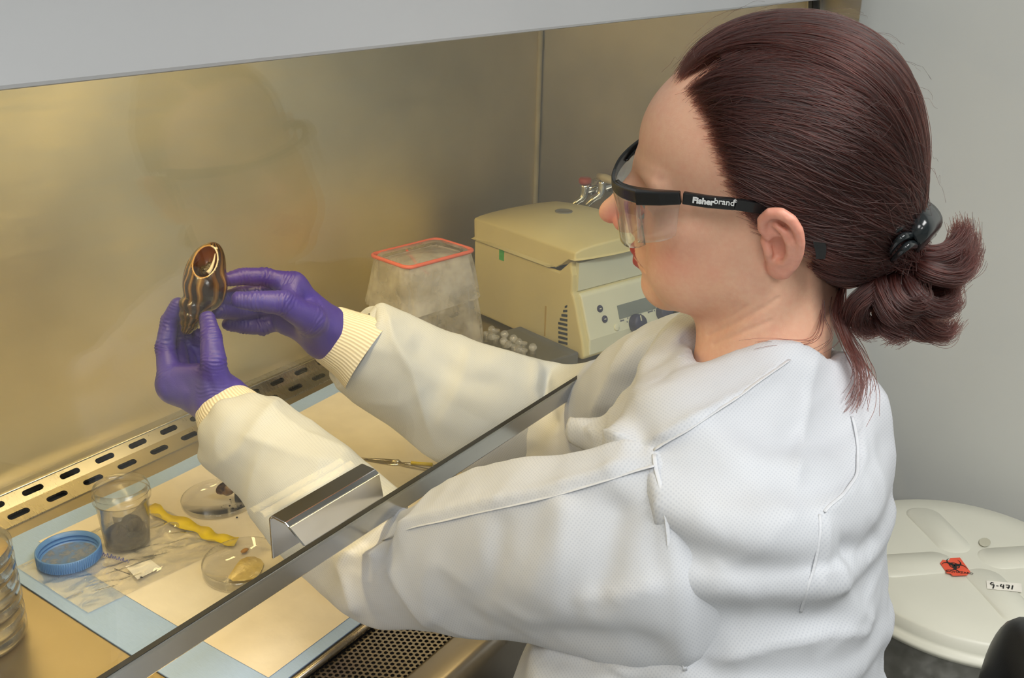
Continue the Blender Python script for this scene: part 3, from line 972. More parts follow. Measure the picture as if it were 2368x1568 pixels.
mesh('pivot_screw', rot_pts(lathe([(0, -0.003), (0.0026, -0.003), (0.0026, 0.0012), (0, 0.0016)], 14)[0], np.eye(3), p0), lathe([(0, -0.003), (0.0026, -0.003), (0.0026, 0.0012), (0, 0.0016)], 14)[1], m_tool, sc_t, True, True)
mesh('yellow_tape', *tube([a + ax * L * 0.66 + sd * 0.003 + (0, 0, 0.006), a + ax * L * 0.92 + sd * 0.006 + (0, 0, 0.006)], 0.0024, 8), m_yel, sc_t, True, True)

# ------------------------------------------------------------------ centrifuge
m_beige = mat('centrifuge_beige', srgb(216, 204, 150), 0.5, var=0.02, scale=12, bump=0.0, bscale=500)
m_beige2 = mat('centrifuge_front', srgb(222, 222, 196), 0.45, var=0.02, scale=12, bump=0.0, bscale=500)
m_navy = mat('navy_knob', srgb(38, 40, 78), 0.45)
m_lcd = mat('lcd_window', srgb(120, 128, 122), 0.2, var=0.03)
m_vent = mat('vent_black', (0.012, 0.012, 0.014), 0.6)
m_grey = mat('lid_port_grey', srgb(120, 118, 110), 0.5)
m_green = mat('green_tape', srgb(70, 180, 60), 0.5)
m_print = mat('panel_print', srgb(60, 66, 110), 0.6)
m_rust = mat('rust_streak', srgb(188, 160, 80), 0.7)
CA = math.radians(-16)
cf = thing('centrifuge', 'beige benchtop microcentrifuge with domed lid and navy knobs', 'centrifuge', (1.37, 0.797, TZ), CA)
cw, cdp = 0.214, 0.262
# body: side profile extruded across the width (local y back, z up)
bp_ = [(0.004, 0.006), (-0.030, 0.006), (-0.036, 0.012), (-0.030, 0.040), (-0.006, 0.108), (-0.001, 0.116), (0.000, 0.145), (0.006, 0.169), (0.033, 0.145), (cdp, 0.145), (cdp, 0.006)]
V = [(x, y, z) for x in (0, cw) for y, z in bp_]; k = len(bp_)
# lean the lower front sideways too so the console swells
F = [tuple(range(k))[::-1], tuple(range(k, 2 * k))] + [(i, (i + 1) % k, k + (i + 1) % k, k + i) for i in range(k)]
body = mesh('body', V, F, m_beige, cf); bevel(body, 0.006, 3, 25)
console = mesh('console', *[([(x, y + 0.0, z) for x in (0.012, cw - 0.012) for y, z in ((-0.006, 0.113), (-0.0105, 0.110), (-0.0355, 0.040), (-0.036, 0.012), (0.02, 0.012), (0.02, 0.113))], [(0, 1, 2, 3, 4, 5)[::-1], (6, 7, 8, 9, 10, 11)] + [(i, (i + 1) % 6, 6 + (i + 1) % 6, 6 + i) for i in range(6)])][0], m_beige2, cf); bevel(console, 0.005, 3, 20)
mesh('front_plate', *box(0.010, cw - 0.010, -0.004, 0.004, 0.118, 0.166), m_beige2, cf)
# lid: side skirt with the chamfered front notch and a domed top
nx, ny = 15, 19
def lidtop(s, t):
    x = cw * s; y = -0.004 + (cdp + 0.006) * t
    e = min(1, 4 * s * (1 - s) * 1.05) ; f = max(0.0, math.sin(math.pi * min(1, 0.10 + 0.86 * t))) ** 0.7
    bow = -0.012 * 4 * s * (1 - s) * max(0, 1 - 4 * t)
    return (x, y + bow, 0.185 + 0.026 * (max(e, 0) ** 0.6) * f)
Vt, Ft = sheet(nx, ny, lidtop)
V = list(Vt); F = list(Ft); nb = len(V)
edge = [i for i in range(nx)] + [j * nx + nx - 1 for j in range(1, ny)] + [(ny - 1) * nx + i for i in range(nx - 2, -1, -1)] + [j * nx for j in range(ny - 2, 0, -1)]
low = []
for i in edge:
    x, y, z = V[i]
    zz = 0.1465 if y > 0.036 else (0.1465 + (0.036 - y) / 0.030 * 0.0255 if y > 0.006 else 0.172)
    low.append((x, y, zz))
V += low; m_ = len(edge)
F += [(edge[(i + 1) % m_], edge[i], nb + i, nb + (i + 1) % m_) for i in range(m_)]
F.append(tuple(nb + i for i in range(m_)))
lid_o = mesh('lid', V, F, m_beige, cf, True); bevel(lid_o, 0.0035, 3, 40)
mesh('lid_gap', *box(0.003, cw - 0.003, 0.012, cdp - 0.006, 0.142, 0.150), m_vent, cf)
lt = lidtop(0.45, 0.5)
mesh('sight_port', rot_pts(lathe([(0, -0.004), (0.0150, -0.004), (0.0155, 0.0008), (0.0125, 0.0012), (0.012, 0.0004), (0, 0.0004)], 32)[0], np.eye(3), (lt[0], lt[1], lt[2] + 0.0006)), lathe([(0, -0.004), (0.0150, -0.004), (0.0155, 0.0008), (0.0125, 0.0012), (0.012, 0.0004), (0, 0.0004)], 32)[1], m_grey, cf, True)
mesh('green_tape', *box(-0.0006, 0.0002, 0.176, 0.189, 0.126, 0.1455), m_green, cf)
mesh('rust_streak', *box(-0.0004, 0.0002, 0.060, 0.064, 0.02, 0.075), m_rust, cf)
# vents near the front edge of the side
for k in range(10):
    z0 = 0.014 + k * 0.0082; w = 0.022 if k < 6 else 0.022 - (k - 5) * 0.0042
    V = [(x, y, z) for x in (-0.0008, 0.003) for y, z in ((0.004 + 0.0006 * k, z0), (0.004 + 0.0006 * k + w, z0 - 0.003), (0.004 + 0.0006 * k + w, z0 + 0.0012), (0.004 + 0.0006 * k, z0 + 0.0042))]
    mesh('vent_slot', V, [(0, 1, 2, 3)[::-1], (4, 5, 6, 7), (0, 4, 5, 1)[::-1], (1, 5, 6, 2)[::-1], (2, 6, 7, 3)[::-1], (3, 7, 4, 0)[::-1]], m_vent, cf)
# control panel: a plane through the console front
pa = np.array([0, -0.0112, 0.1085]); pb = np.array([0, -0.0362, 0.0385])
pu = (pa - pb) / np.linalg.norm(pa - pb); pn = np.array([0, -pu[2], pu[1]])
RZ = rot('Z', -16); org = np.array([1.37, 0.797, TZ])
def panel(px, py):
    r = RZ.T @ (P(px, py, 1.0) - CAM_LOC); o_ = RZ.T @ (CAM_LOC - org)
    t = ((pa - o_) @ pn) / (r @ pn); return o_ + r * t
def pframe(p):      # columns: local x, panel up, panel normal
    Mx = Matrix.Identity(4)
    for i in range(3): Mx[i][0] = (1, 0, 0)[i]; Mx[i][1] = pu[i]; Mx[i][2] = pn[i]; Mx[i][3] = p[i]
    return Mx
def ppart(name, VF, p, m, par=cf, smooth=False):
    Mx = np.array(pframe(p)); return mesh(name, np.array(VF[0]) @ Mx[:3, :3].T + Mx[:3, 3], VF[1], m, par, smooth)
c_ = [panel(*q) for q in ((1424, 704), (1510, 688), (1520, 715), (1432, 735))]
pc = sum(c_) / 4; w_ = c_[1][0] - c_[0][0]; h_ = abs((c_[0] - c_[3]) @ pu)
ppart('display', box(-w_ / 2, w_ / 2, -h_ / 2, h_ / 2, -0.002, 0.0006), pc, m_lcd)
for px, py, m in ((1387, 714, m_navy), (1398, 738, m_navy), (1426, 757, m_beige2)):
    ppart('button', lathe([(0, -0.001), (0.0062, -0.001), (0.0062, 0.0012), (0.0052, 0.002), (0, 0.002)], 22), panel(px, py), m, smooth=True)
for px, py in ((1387, 714), (1398, 738)):
    ppart('button_mark', box(-0.0022, 0.0022, -0.0008, 0.0008, 0, 0.0023), panel(px, py), m_beige2)
for px, py in ((1470, 748), (1532, 722)):
    q = panel(px, py)
    kb = ppart('knob', lathe([(0, -0.001), (0.0165, -0.001), (0.0165, 0.003), (0.0150, 0.012), (0.0135, 0.0145), (0, 0.015)], 30), q, m_navy, smooth=True)
    ppart('pointer', box(-0.001, 0.001, 0.004, 0.0135, 0.0145, 0.0156), q, m_beige2, kb)
    mb = MB()
    for a in np.linspace(math.radians(20), math.radians(160), 9):
        mb.add(*box(0.0205 * math.cos(a) - .0006, 0.0205 * math.cos(a) + .0006, 0.0205 * math.sin(a) - .0012, 0.0205 * math.sin(a) + .0012, -0.001, 0.0006))
    ppart('dial_mark', (mb.V, mb.F), q, m_print)
for s, px, py in (('time', 1438, 741), ('speed', 1503, 720)):
    q = panel(px, py); text_mesh('dial_caption', s, 0.0055, m_print, cf, pframe(q + pn * 0.0006))

# ------------------------------------------------------------------ bag on a wire stand
m_wire = mat('coral_wire', srgb(238, 120, 95), 0.4, var=0.04)
m_legw = mat('grey_wire', srgb(150, 146, 138), 0.4)
m_bagm = clear_mat('waste_bag_film', (0.96, 0.92, 0.84), 0.16, 0.12, 1.1, milk=0.30, noise=0.16, nscale=30)
bc = np.array([1.200, 0.972, TZ])
wb = thing('waste_bag_stand', 'clear biohazard bag hung over a coral wire stand beside the centrifuge', 'waste bag', bc, math.radians(-10))
tw, td, th_ = 0.064, 0.040, 0.188
top = [(x, y, th_ + 0.0045) for x, y in rrect(2 * tw + 0.012, 2 * td + 0.012, 0.012, 4)]
mesh('wire_frame', *tube(top, 0.0030, 10, closed=True), m_wire, wb, True)
for sx in (-1, 1):
    for s2 in (-1, 1):
        mesh('wire_leg', *tube([(sx * tw * 0.93, s2 * td * 0.9, th_ - 0.002), (sx * (tw + 0.004), s2 * (td + 0.002), 0.004)], 0.0016, 8), m_legw, wb, True)
mesh('wire_base', *tube([(x, y, 0.003) for x, y in rrect(2 * tw + 0.02, 2 * td + 0.012, 0.01, 4)], 0.0022, 8, closed=True), m_legw, wb, True)
def bagring(n, z, sx, sy, amp, seed, nn=96):
    base = rrect(2 * sx, 2 * sy, min(sx, sy) * 0.45, 23)
    out = []
    for k, (x, y) in enumerate(base):
        w = amp * (math.sin(k * 0.53 + seed + z * 60) + 0.7 * math.sin(k * 0.23 - seed * 2 + z * 35) + 0.5 * math.sin(k * 1.1 + z * 90))
        l = math.hypot(x, y); out.append((x * (1 + w / l), y * (1 + w / l), z))
    return out
def bagskin(specs):
    V, F = [], []
    rings = [bagring(0, *s) for s in specs]; n = len(rings[0])
    for r in rings: V += r
    for i in range(len(rings) - 1):
        for k in range(n): F.append((i * n + k, i * n + (k + 1) % n, (i + 1) * n + (k + 1) % n, (i + 1) * n + k))
    return V, F
outer = [(z, tw + 0.004 + 0.024 * (1 - z / th_) ** 0.9, td + 0.004 + 0.024 * (1 - z / th_) ** 0.9, 0.0006 + 0.0022 * (1 - z / th_), 1.0) for z in np.linspace(th_ + 0.004, 0.004, 26)]
mesh('bag', *bagskin(outer), m_bagm, wb, True)
cuff = [(th_ + 0.0035, tw - 0.003, td - 0.003, 0.0002, 2.0), (th_ + 0.006, tw + 0.002, td + 0.002, 0.0003, 2.0)] + [(z, tw + 0.0075 + 0.012 * (th_ - z) / 0.07, td + 0.0075 + 0.012 * (th_ - z) / 0.07, 0.0012 * min(1, (th_ - z) / 0.03 + 0.1), 2.2) for z in np.linspace(th_, th_ - 0.072, 10)]
mesh('bag_cuff', *bagskin(cuff), m_bagm, wb, True)
inner = [(z, tw - 0.006 - 0.03 * ((th_ - z) / 0.11), td - 0.006 - 0.018 * ((th_ - z) / 0.11), 0.0016, 4.0) for z in np.linspace(th_, th_ - 0.10, 9)]
mesh('bag_lining', *bagskin(inner), m_bagm, wb, True)
mesh('cross_wire', *tube([(0.0, td, th_), (0.004, td * 0.5, th_ - 0.02), (0.004, -td * 0.2, th_ - 0.03)], 0.0020, 8), m_wire, wb, True)

# ------------------------------------------------------------------ tube rack
m_rack = mat('rack_grey', srgb(92, 92, 88), 0.55)
m_tube = clear_mat('tube_plastic', (1, 1, 0.98), 0.06, 0.08, 1.3, milk=0.18)
rk = thing('tube_rack', 'dark grey rack holding clear microtubes beside the centrifuge', 'rack', (1.37, 0.797, TZ + 0.0005), CA)
bevel(mesh('rack_block', *box(-0.112, -0.006, -0.030, 0.120, 0.0, 0.022), m_rack, rk), 0.003)
for j in range(5):
    for i in range(2):
        lx, ly = -0.098 + i * 0.020, 0.100 - j * 0.024
        q = RZ @ np.array([lx, ly, 0.0]) + org
        which = ('in the row nearest the wire stand', 'in the row nearest the centrifuge')[i]
        nth = ('rearmost', 'second from the rear', 'middle', 'fourth from the rear', 'frontmost')[j]
        tb = thing('microtube', '%s clear open microtube %s' % (nth, which), 'tube', (q[0], q[1], TZ + 0.0227), math.radians(random.uniform(-40, 40)), 'microtubes in the rack')
        mesh('vial', *lathe([(0.0, 0.0), (0.0050, 0.0), (0.0054, 0.012), (0.0066, 0.0125), (0.0066, 0.0150), (0.0048, 0.0152), (0.0046, 0.003), (0.0, 0.002)], 20), m_tube, tb, True)
        LP = [(0, 0), (0.0062, 0), (0.0066, 0.002), (0.0045, 0.002), (0.0045, 0.005), (0, 0.005)]
        mesh('cap', rot_pts(lathe(LP, 20)[0], rot('Y', -55), (-0.011, 0, 0.0185)), lathe(LP, 20)[1], m_tube, tb, True)

# ------------------------------------------------------------------ waste bin
m_binlid = mat('bin_lid_plastic', srgb(222, 222, 208), 0.38, var=0.02, scale=8, bump=0.0, bscale=100)
m_binbody = mat('bin_body_plastic', srgb(150, 150, 140), 0.5, var=0.04)
m_binbag = clear_mat('bin_liner', (0.9, 0.9, 0.88), 0.12, 0.15, 1.3, milk=0.16, noise=0.1)
m_orange = mat('sticker_orange', srgb(240, 92, 62), 0.5, var=0.03)
BX, BY, BZ, BR = 1.612, 0.160, 0.455, 0.225
bn = thing('waste_bin', 'round white lidded biohazard waste bin against the right wall', 'waste bin', (BX, BY, 0.0))
mesh('bin_body', *lathe([(0.0, 0.002), (0.165, 0.002), (0.175, 0.012), (0.205, BZ - 0.03), (0.212, BZ - 0.028), (0.212, BZ - 0.012), (0.200, BZ - 0.012), (0.17, 0.015), (0, 0.012)], 72), m_binbody, bn, True)
lidp = [(0.0, BZ + 0.012), (0.080, BZ + 0.0125), (0.16, BZ + 0.011), (0.207, BZ + 0.006), (0.2135, BZ + 0.002), (0.2145, BZ - 0.014), (0.217, BZ - 0.020), (BR, BZ - 0.022), (BR + 0.001, BZ - 0.030), (0.214, BZ - 0.031)]
lido = mesh('bin_lid', *lathe(lidp, 96), m_binlid, bn, True)
def emboss(name, poly, h, parent, m, z0):
    k = len(poly); V = [(x, y, z0) for x, y in poly] + [((x - sum(p[0] for p in poly) / k) * .9 + sum(p[0] for p in poly) / k, (y - sum(p[1] for p in poly) / k) * .9 + sum(p[1] for p in poly) / k, z0 + h) for x, y in poly]
    return mesh(name, V, [tuple(k + i for i in range(k))] + [(i, (i + 1) % k, k + (i + 1) % k, k + i) for i in range(k)], m, parent, True)
# raised cross-shaped hand grips of the lid
for a0 in (-48, 132, 42, 222):
    emboss('lid_rib', [tuple((rot('Z', a0) @ np.array([x + 0.095, y, 0]))[:2]) for x, y in rrect(0.150, 0.062, 0.028, 6)], 0.0045, lido, m_binlid, BZ + 0.0105)
def lidpt(px, py): return onZ(px, py, BZ + 0.0165) - np.array([BX, BY, 0])
st_poly = [lidpt(*p)[:2] for p in ((2174, 1302), (2180, 1294), (2194, 1296), (2198, 1290), (2220, 1289), (2244, 1322), (2236, 1330), (2204, 1331), (2198, 1326), (2190, 1325))]
k = len(st_poly)
stk = mesh('hazard_sticker', [(*p, BZ + 0.0158) for p in st_poly] + [(*p, BZ + 0.0163) for p in st_poly], [tuple(k + i for i in range(k))[::-1]] + [(i, (i + 1) % k, k + (i + 1) % k, k + i) for i in range(k)], m_orange, lido)
# biohazard trefoil
sc0 = np.array([*lidpt(2207, 1308)[:2], BZ + 0.0168])
ux = np.array([*(lidpt(2225, 1311)[:2] - lidpt(2190, 1305)[:2]), 0]); ux /= np.linalg.norm(ux); uy = np.array([-ux[1], ux[0], 0])
mb = MB()
for a in (90, 210, 330):
    c0 = np.array([math.cos(math.radians(a)), math.sin(math.radians(a))]) * 0.0105
    pts, rad = [], []
    for q in np.linspace(math.radians(a + 40), math.radians(a + 320), 22):
        xy = c0 + 0.0105 * np.array([math.cos(q), math.sin(q)]); pts.append(sc0 + ux * xy[0] + uy * xy[1])
        rad.append(0.0004 + 0.0020 * (0.5 - 0.5 * math.cos((q - math.radians(a + 40)) / math.radians(280) * 2 * math.pi)))
    V, F = tube(pts, rad, 6); V = [(v[0], v[1], sc0[2] + (v[2] - sc0[2]) * 0.05) for v in V]; mb.add(V, F)
pts = [sc0 + 0.0075 * (ux * math.cos(q) + uy * math.sin(q)) for q in np.linspace(0, 2 * math.pi, 30)[:-1]]
V, F = tube(pts, 0.0009, 6, closed=True); mb.add([(v[0], v[1], sc0[2] + (v[2] - sc0[2]) * 0.05) for v in V], F)
mb.build('biohazard_symbol', m_inkk, stk)
def flat_text(name, s, size, px, py, dirpx, m, parent, bold=0.0, z=BZ + 0.0170, flip=1):
    c = lidpt(px, py); d = lidpt(px + dirpx[0], py + dirpx[1]) - c; d[2] = 0; d /= np.linalg.norm(d)
    Mx = Matrix.Identity(4); u = np.array([-d[1], d[0], 0])
    for i in range(3): Mx[i][0] = d[i]; Mx[i][1] = u[i]; Mx[i][2] = (0, 0, 1)[i]; Mx[i][3] = (c[0], c[1], z)[i]
    return text_mesh(name, s, size, m, parent, Mx, bold, 0.0001)
flat_text('sticker_text', 'BIOHAZARD', 0.0075, 2219, 1324, (20, 2), m_inkk, stk)
lbp = [lidpt(*p)[:2] for p in ((2281, 1342), (2362, 1349), (2364, 1369), (2283, 1361))]
lb = mesh('bin_label', [(*p, BZ + 0.0160) for p in lbp], [(3, 2, 1, 0)], m_patch, lido)
mb = MB()     # handwritten 9-471 as pen strokes
def stroke(pts): 
    V, F = tube(spline([[*lidpt(*p)[:2], BZ + 0.0166] for p in pts], 3 * len(pts)), 0.0010, 6); mb.add([(v[0], v[1], BZ + 0.0166 + (v[2] - BZ - 0.0166) * 0.1) for v in V], F)
stroke([(2298, 1349), (2294, 1347), (2291, 1350), (2294, 1353), (2298, 1351), (2298, 1356), (2296, 1361)])
stroke([(2304, 1355), (2309, 1355)])
stroke([(2316, 1351), (2314, 1356), (2321, 1357)]); stroke([(2321, 1352), (2320, 1361)])
stroke([(2326, 1353), (2334, 1354), (2331, 1362)]); stroke([(2327, 1358), (2335, 1359)])
stroke([(2342, 1354), (2340, 1363)])
mb.build('handwritten_number', m_inkk, lb)
mesh('lid_stain', rot_pts(disc(0.011)[0], np.diag([1.4, 0.8, 1]), (*lidpt(2278, 1252)[:2], BZ + 0.0150)), disc(0.011)[1], mat('stain', srgb(200, 198, 178), 0.4), lido)
skirt = [(z, *( [0.222 + 0.010 * (BZ - z) / 0.2] * 2), 0.004, 1.0) for z in np.linspace(BZ - 0.03, BZ - 0.26, 20)]
V, F = [], []
nn = 120
for i, s in enumerate(skirt):
    for k in range(nn):
        a = 2 * math.pi * k / nn; r = s[1] - 0.012 + 0.0045 * math.sin(9 * a + 12 * s[0]) + 0.0035 * math.sin(23 * a - 30 * s[0]) + 0.002 * math.sin(41 * a)
        V.append((r * math.cos(a), r * math.sin(a), s[0] + 0.012 * math.sin(5 * a) * (i / 19)))
F = [(i * nn + k, i * nn + (k + 1) % nn, (i + 1) * nn + (k + 1) % nn, (i + 1) * nn + k) for i in range(19) for k in range(nn)]
mesh('bin_liner', V, F, m_binbag, bn, True)
m_redl = mat('red_mark', srgb(170, 40, 60), 0.5)
q = onZ(2100, 1562, 0.30) - np.array([BX, BY, 0]); a = math.atan2(q[1], q[0])
V = [(0.199 * math.cos(a + s), 0.199 * math.sin(a + s), z) for s, z in ((-0.16, 0.24), (0.16, 0.24), (0.16, 0.325), (-0.16, 0.325))]
o = mesh('bin_sticker', V, [(0, 1, 2, 3)], m_redl, bn); o.modifiers.new('t', 'SOLIDIFY').thickness = 0.001
V = [(0.2002 * math.cos(a + s), 0.2002 * math.sin(a + s), z) for s, z in ((-0.13, 0.255), (0.13, 0.255), (0.13, 0.312), (-0.13, 0.312))]
o = mesh('sticker_field', V, [(0, 1, 2, 3)], m_inkk, bn); o.modifiers.new('t', 'SOLIDIFY').thickness = 0.001
# ------------------------------------------------------------------ person: head frame (x forward, y left, z up)
HR = np.array([[-0.3732558, -0.89480172, -0.24496937], [0.92543597, -0.37767027, -0.03055216], [-0.06517952, -0.23810723, 0.96904932]])
HO = np.array([0.7320789, 0.26295422, 1.23347857])
h2w = lambda p: np.asarray(p) @ HR.T + HO
w2h = lambda p: (np.asarray(p) - HO) @ HR
person = thing('person', 'person in white gown, purple gloves and safety glasses holding up a large snail', 'person', (0.74, 0.16, 0.0))

NB = w2h(P(1752, 900, 0.81))            # base of the neck


def ear_sdf(p):
    """left ear, built in its own plane: a back, b up, c outwards"""
    e0 = np.array([-0.004, 0.0715, -0.001])
    A = np.array([-0.93, 0.34, 0.12]); A /= np.linalg.norm(A)
    Bv = np.array([0.20, 0.10, 0.975]); Bv -= A * (A @ Bv); Bv /= np.linalg.norm(Bv)
    Cc = np.cross(Bv, A) * -1.0
    if Cc[1] < 0: Cc = -Cc
    q = p - e0
    u = np.stack([q @ A, q @ Bv, q @ Cc], 1)
    d = sd_ell(u, (0.010, 0.003, 0.001), (0.0150, 0.0265, 0.0045))
    d = smin(d, sd_ell(u, (0.004, -0.022, 0.002), (0.0085, 0.0105, 0.0042)), 0.006)
    # conchal bowl and the hollow between helix and antihelix
    d = smax(d, -sd_ell(u, (0.0075, -0.004, 0.0058), (0.0085, 0.0115, 0.0070)), 0.0025)
    d = smax(d, -sd_ell(u, (0.0120, 0.0155, 0.0060), (0.0062, 0.0085, 0.0046)), 0.002)
    hel = [(0.001, 0.006, 0.004), (-0.002, 0.014, 0.005), (0.000, 0.0225, 0.0058), (0.006, 0.0282, 0.0060), (0.0135, 0.0285, 0.0060), (0.0200, 0.0235, 0.0058), (0.0238, 0.0150, 0.0055), (0.0242, 0.004, 0.005), (0.0215, -0.007, 0.0045), (0.0165, -0.0170, 0.004), (0.009, -0.0255, 0.003)]
    d = smin(d, sd_chain(u, hel, [0.0026, 0.0034, 0.0038, 0.0040, 0.0041, 0.0040, 0.0037, 0.0034, 0.0032, 0.0034, 0.0040]), 0.0022)
    ant = [(0.0075, 0.0175, 0.0045), (0.0140, 0.0120, 0.0056), (0.0170, 0.003, 0.0060), (0.0155, -0.006, 0.0058), (0.0115, -0.0135, 0.0052), (0.006, -0.0150, 0.0050)]
    d = smin(d, sd_chain(u, ant, [0.002, 0.0028, 0.0032, 0.0030, 0.0028, 0.0026]), 0.0022)
    d = smin(d, sd_chain(u, [(-0.003, 0.001, 0.002), (0.0005, -0.006, 0.0056), (-0.001, -0.012, 0.004)], [0.003, 0.0034, 0.003]), 0.0025)
    return d


def head_sdf(p):
    ys = np.abs(p[:, 1]); s = np.stack([p[:, 0], ys, p[:, 2]], 1)
    d = sd_ell(p, (-0.008, 0, 0.040), (0.0855, 0.0690, 0.0800))
    d = smin(d, sd_ell(p, (0.032, 0, 0.042), (0.0605, 0.0590, 0.0560)), 0.02)
    d = smin(d, sd_ell(p, (0.034, 0, -0.025), (0.0560, 0.0560, 0.0740)), 0.02)
    d = smin(d, sd_cone(s, (0.010, 0.050, -0.048), (0.070, 0.016, -0.080), 0.0145, 0.0140), 0.020)
    d = smin(d, sd_ell(p, (0.077, 0, -0.0805), (0.0165, 0.0205, 0.0160)), 0.013)
    d = smin(d, sd_ell(s, (0.052, 0.043, -0.008), (0.026, 0.0190, 0.0220)), 0.016)
    d = smin(d, sd_ell(s, (0.050, 0.034, -0.046), (0.0340, 0.0260, 0.0340)), 0.016)
    d = smin(d, sd_ell(s, (0.010, 0.046, -0.030), (0.035, 0.0215, 0.0400)), 0.016)
    d = smin(d, sd_cone(s, (0.086, 0.006, 0.026), (0.074, 0.042, 0.028), 0.0105, 0.0085), 0.010)
    # orbits, lids
    d = smax(d, -sd_ell(s, (0.094, 0.031, 0.011), (0.0140, 0.0170, 0.0100)), 0.010)
    d = smin(d, sd_sph(s, (0.0745, 0.031, 0.011), 0.0125), 0.003)
    # nose
    d = smin(d, sd_cone(p, (0.088, 0, 0.020), (0.1125, 0, -0.0130), 0.0070, 0.0085), 0.009)
    d = smin(d, sd_ell(p, (0.1150, 0, -0.0175), (0.0108, 0.0092, 0.0088)), 0.006)
    d = smin(d, sd_ell(s, (0.1020, 0.0110, -0.0215), (0.0110, 0.0066, 0.0078)), 0.004)
    d = smin(d, sd_cone(p, (0.106, 0, -0.027), (0.092, 0, -0.033), 0.0045, 0.006), 0.005)
    d = smax(d, -sd_ell(s, (0.1060, 0.0062, -0.0290), (0.0062, 0.0026, 0.0040)), 0.002)
    # muzzle and lips
    d = smin(d, sd_ell(p, (0.077, 0, -0.050), (0.0205, 0.0275, 0.0225)), 0.010)
    d = smin(d, sd_cone(s, (0.0968, 0.0, -0.0498), (0.0835, 0.0215, -0.0550), 0.0056, 0.0024), 0.0035)
    d = smin(d, sd_cone(s, (0.0942, 0.0, -0.0608), (0.0825, 0.0195, -0.0572), 0.0062, 0.0026), 0.0035)
    d = smax(d, -sd_cone(s, (0.1040, 0.0, -0.0552), (0.0865, 0.0235, -0.0562), 0.0016, 0.0012), 0.0020)
    # neck with the sternomastoid and the throat
    d = smin(d, sd_cone(p, (-0.018, 0, -0.050), NB, 0.0455, 0.0515), 0.022)
    d = smin(d, sd_cone(p, (0.022, 0, -0.078), NB + np.array([0.020, 0, 0.01]), 0.018, 0.024), 0.022)
    d = smin(d, sd_cone(p, (-0.012, 0.050, -0.045), NB + np.array([0.030, 0.020, 0.0]), 0.0125, 0.012), 0.014)
    d = smin(d, sd_ell(p, NB + np.array([-0.01, 0, -0.06]), (0.085, 0.120, 0.055)), 0.03)
    m = (s[:, 1] > 0.05) & (np.abs(p[:, 0] + 0.01) < 0.05) & (np.abs(p[:, 2]) < 0.055)
    if m.any():
        d[m] = smin(d[m], ear_sdf(s[m]), 0.005)
    return d


HV, HF = surfnet(head_sdf, (-0.125, -0.125, -0.24), (0.135, 0.125, 0.145), 0.00165)
HV = laplace(HV, HF, 2, 0.4)
HN = vnormals(HV, HF)


def ray_head(px, py, f=head_sdf, d0=0.60, it=60):
    o = w2h(CAM_LOC); r = HR.T @ (P(px, py, 1.0) - CAM_LOC); L = np.linalg.norm(r); r = r / L
    t = d0 * L
    for _ in range(it):
        t += 0.8 * float(f((o + r * t)[None])[0])
    return o + r * t


# skin creases across the side of the neck
for line, dep in (([(1636, 776), (1690, 752), (1745, 724), (1800, 690)], 0.0011), ([(1650, 797), (1715, 770), (1780, 742)], 0.0008), ([(1640, 760), (1690, 733), (1730, 708)], 0.0006)):
    pl_ = spline([ray_head(*q) for q in line], 24)
    dm = sd_chain(HV, pl_, [0.0] * 24)
    HV = HV - HN * (dep * np.exp(-(dm / 0.0018) ** 2))[:, None]
HN = vnormals(HV, HF)


def hp(px, py, x=None, y=None, z=None):
    """head-frame point where the view through a pixel meets a plane of the head frame"""
    o = w2h(CAM_LOC); r = HR.T @ (P(px, py, 1.0) - CAM_LOC)
    i, v = (0, x) if x is not None else ((1, y) if y is not None else (2, z))
    return o + r * ((v - o[i]) / r[i])


# skin colour per vertex: blush on nose, ear, cheeks; lips; brows
def gsn(p, c, r): return np.exp(-(((p - np.asarray(c)) / np.asarray(r)) ** 2).sum(1))


base = np.array(srgb(226, 178, 150)); col = np.tile(base, (len(HV), 1))
pink = np.array(srgb(222, 128, 116)); S = np.stack([HV[:, 0], np.abs(HV[:, 1]), HV[:, 2]], 1)
w = 0.75 * gsn(S, (0.112, 0.006, -0.020), (0.014, 0.014, 0.014)) + 0.35 * gsn(S, (0.06, 0.05, -0.025), (0.03, 0.03, 0.022))
eard = ear_sdf(S) < 0.0022
w = np.maximum(w, np.where(eard & (S[:, 1] > 0.062), 0.42, 0))
w += 0.12 * vnoise(HV * 90)
col = col * (1 - np.clip(w, 0, 0.9)[:, None]) + pink * np.clip(w, 0, 0.9)[:, None]
lip = np.minimum(sd_cone(S, (0.0968, 0, -0.0498), (0.0835, 0.0215, -0.0550), 0.0056, 0.0024), sd_cone(S, (0.0942, 0, -0.0608), (0.0825, 0.0195, -0.0572), 0.0062, 0.0026)) < 0.0012
col[lip] = srgb(172, 62, 62)
brow = 0.38 * np.clip(1 - sd_cone(S, (0.094, 0.012, 0.031), (0.072, 0.050, 0.037), 0.0010, 0.0005) / 0.0045, 0, 1)[:, None]
col = col * (1 - brow) + np.array(srgb(150, 100, 78)) * brow
k_ = NT('skin'); at = k_.n('ShaderNodeVertexColor'); at.layer_name = 'Col'
nz = k_.n('ShaderNodeTexNoise'); nz.inputs['Scale'].default_value = 240; nz.inputs['Detail'].default_value = 3
tc = k_.n('ShaderNodeTexCoord'); k_.l(tc.outputs['Object'], nz.inputs['Vector'])
mx = k_.n('ShaderNodeMixRGB', blend_type='OVERLAY'); mx.inputs[0].default_value = 0.14
k_.l(at.outputs[0], mx.inputs[1]); k_.l(nz.outputs['Fac'], mx.inputs[2]); k_.l(mx.outputs[0], k_.bsdf.inputs['Base Color'])
bp = k_.n('ShaderNodeBump'); bp.inputs['Strength'].default_value = 0.10; bp.inputs['Distance'].default_value = 0.0008
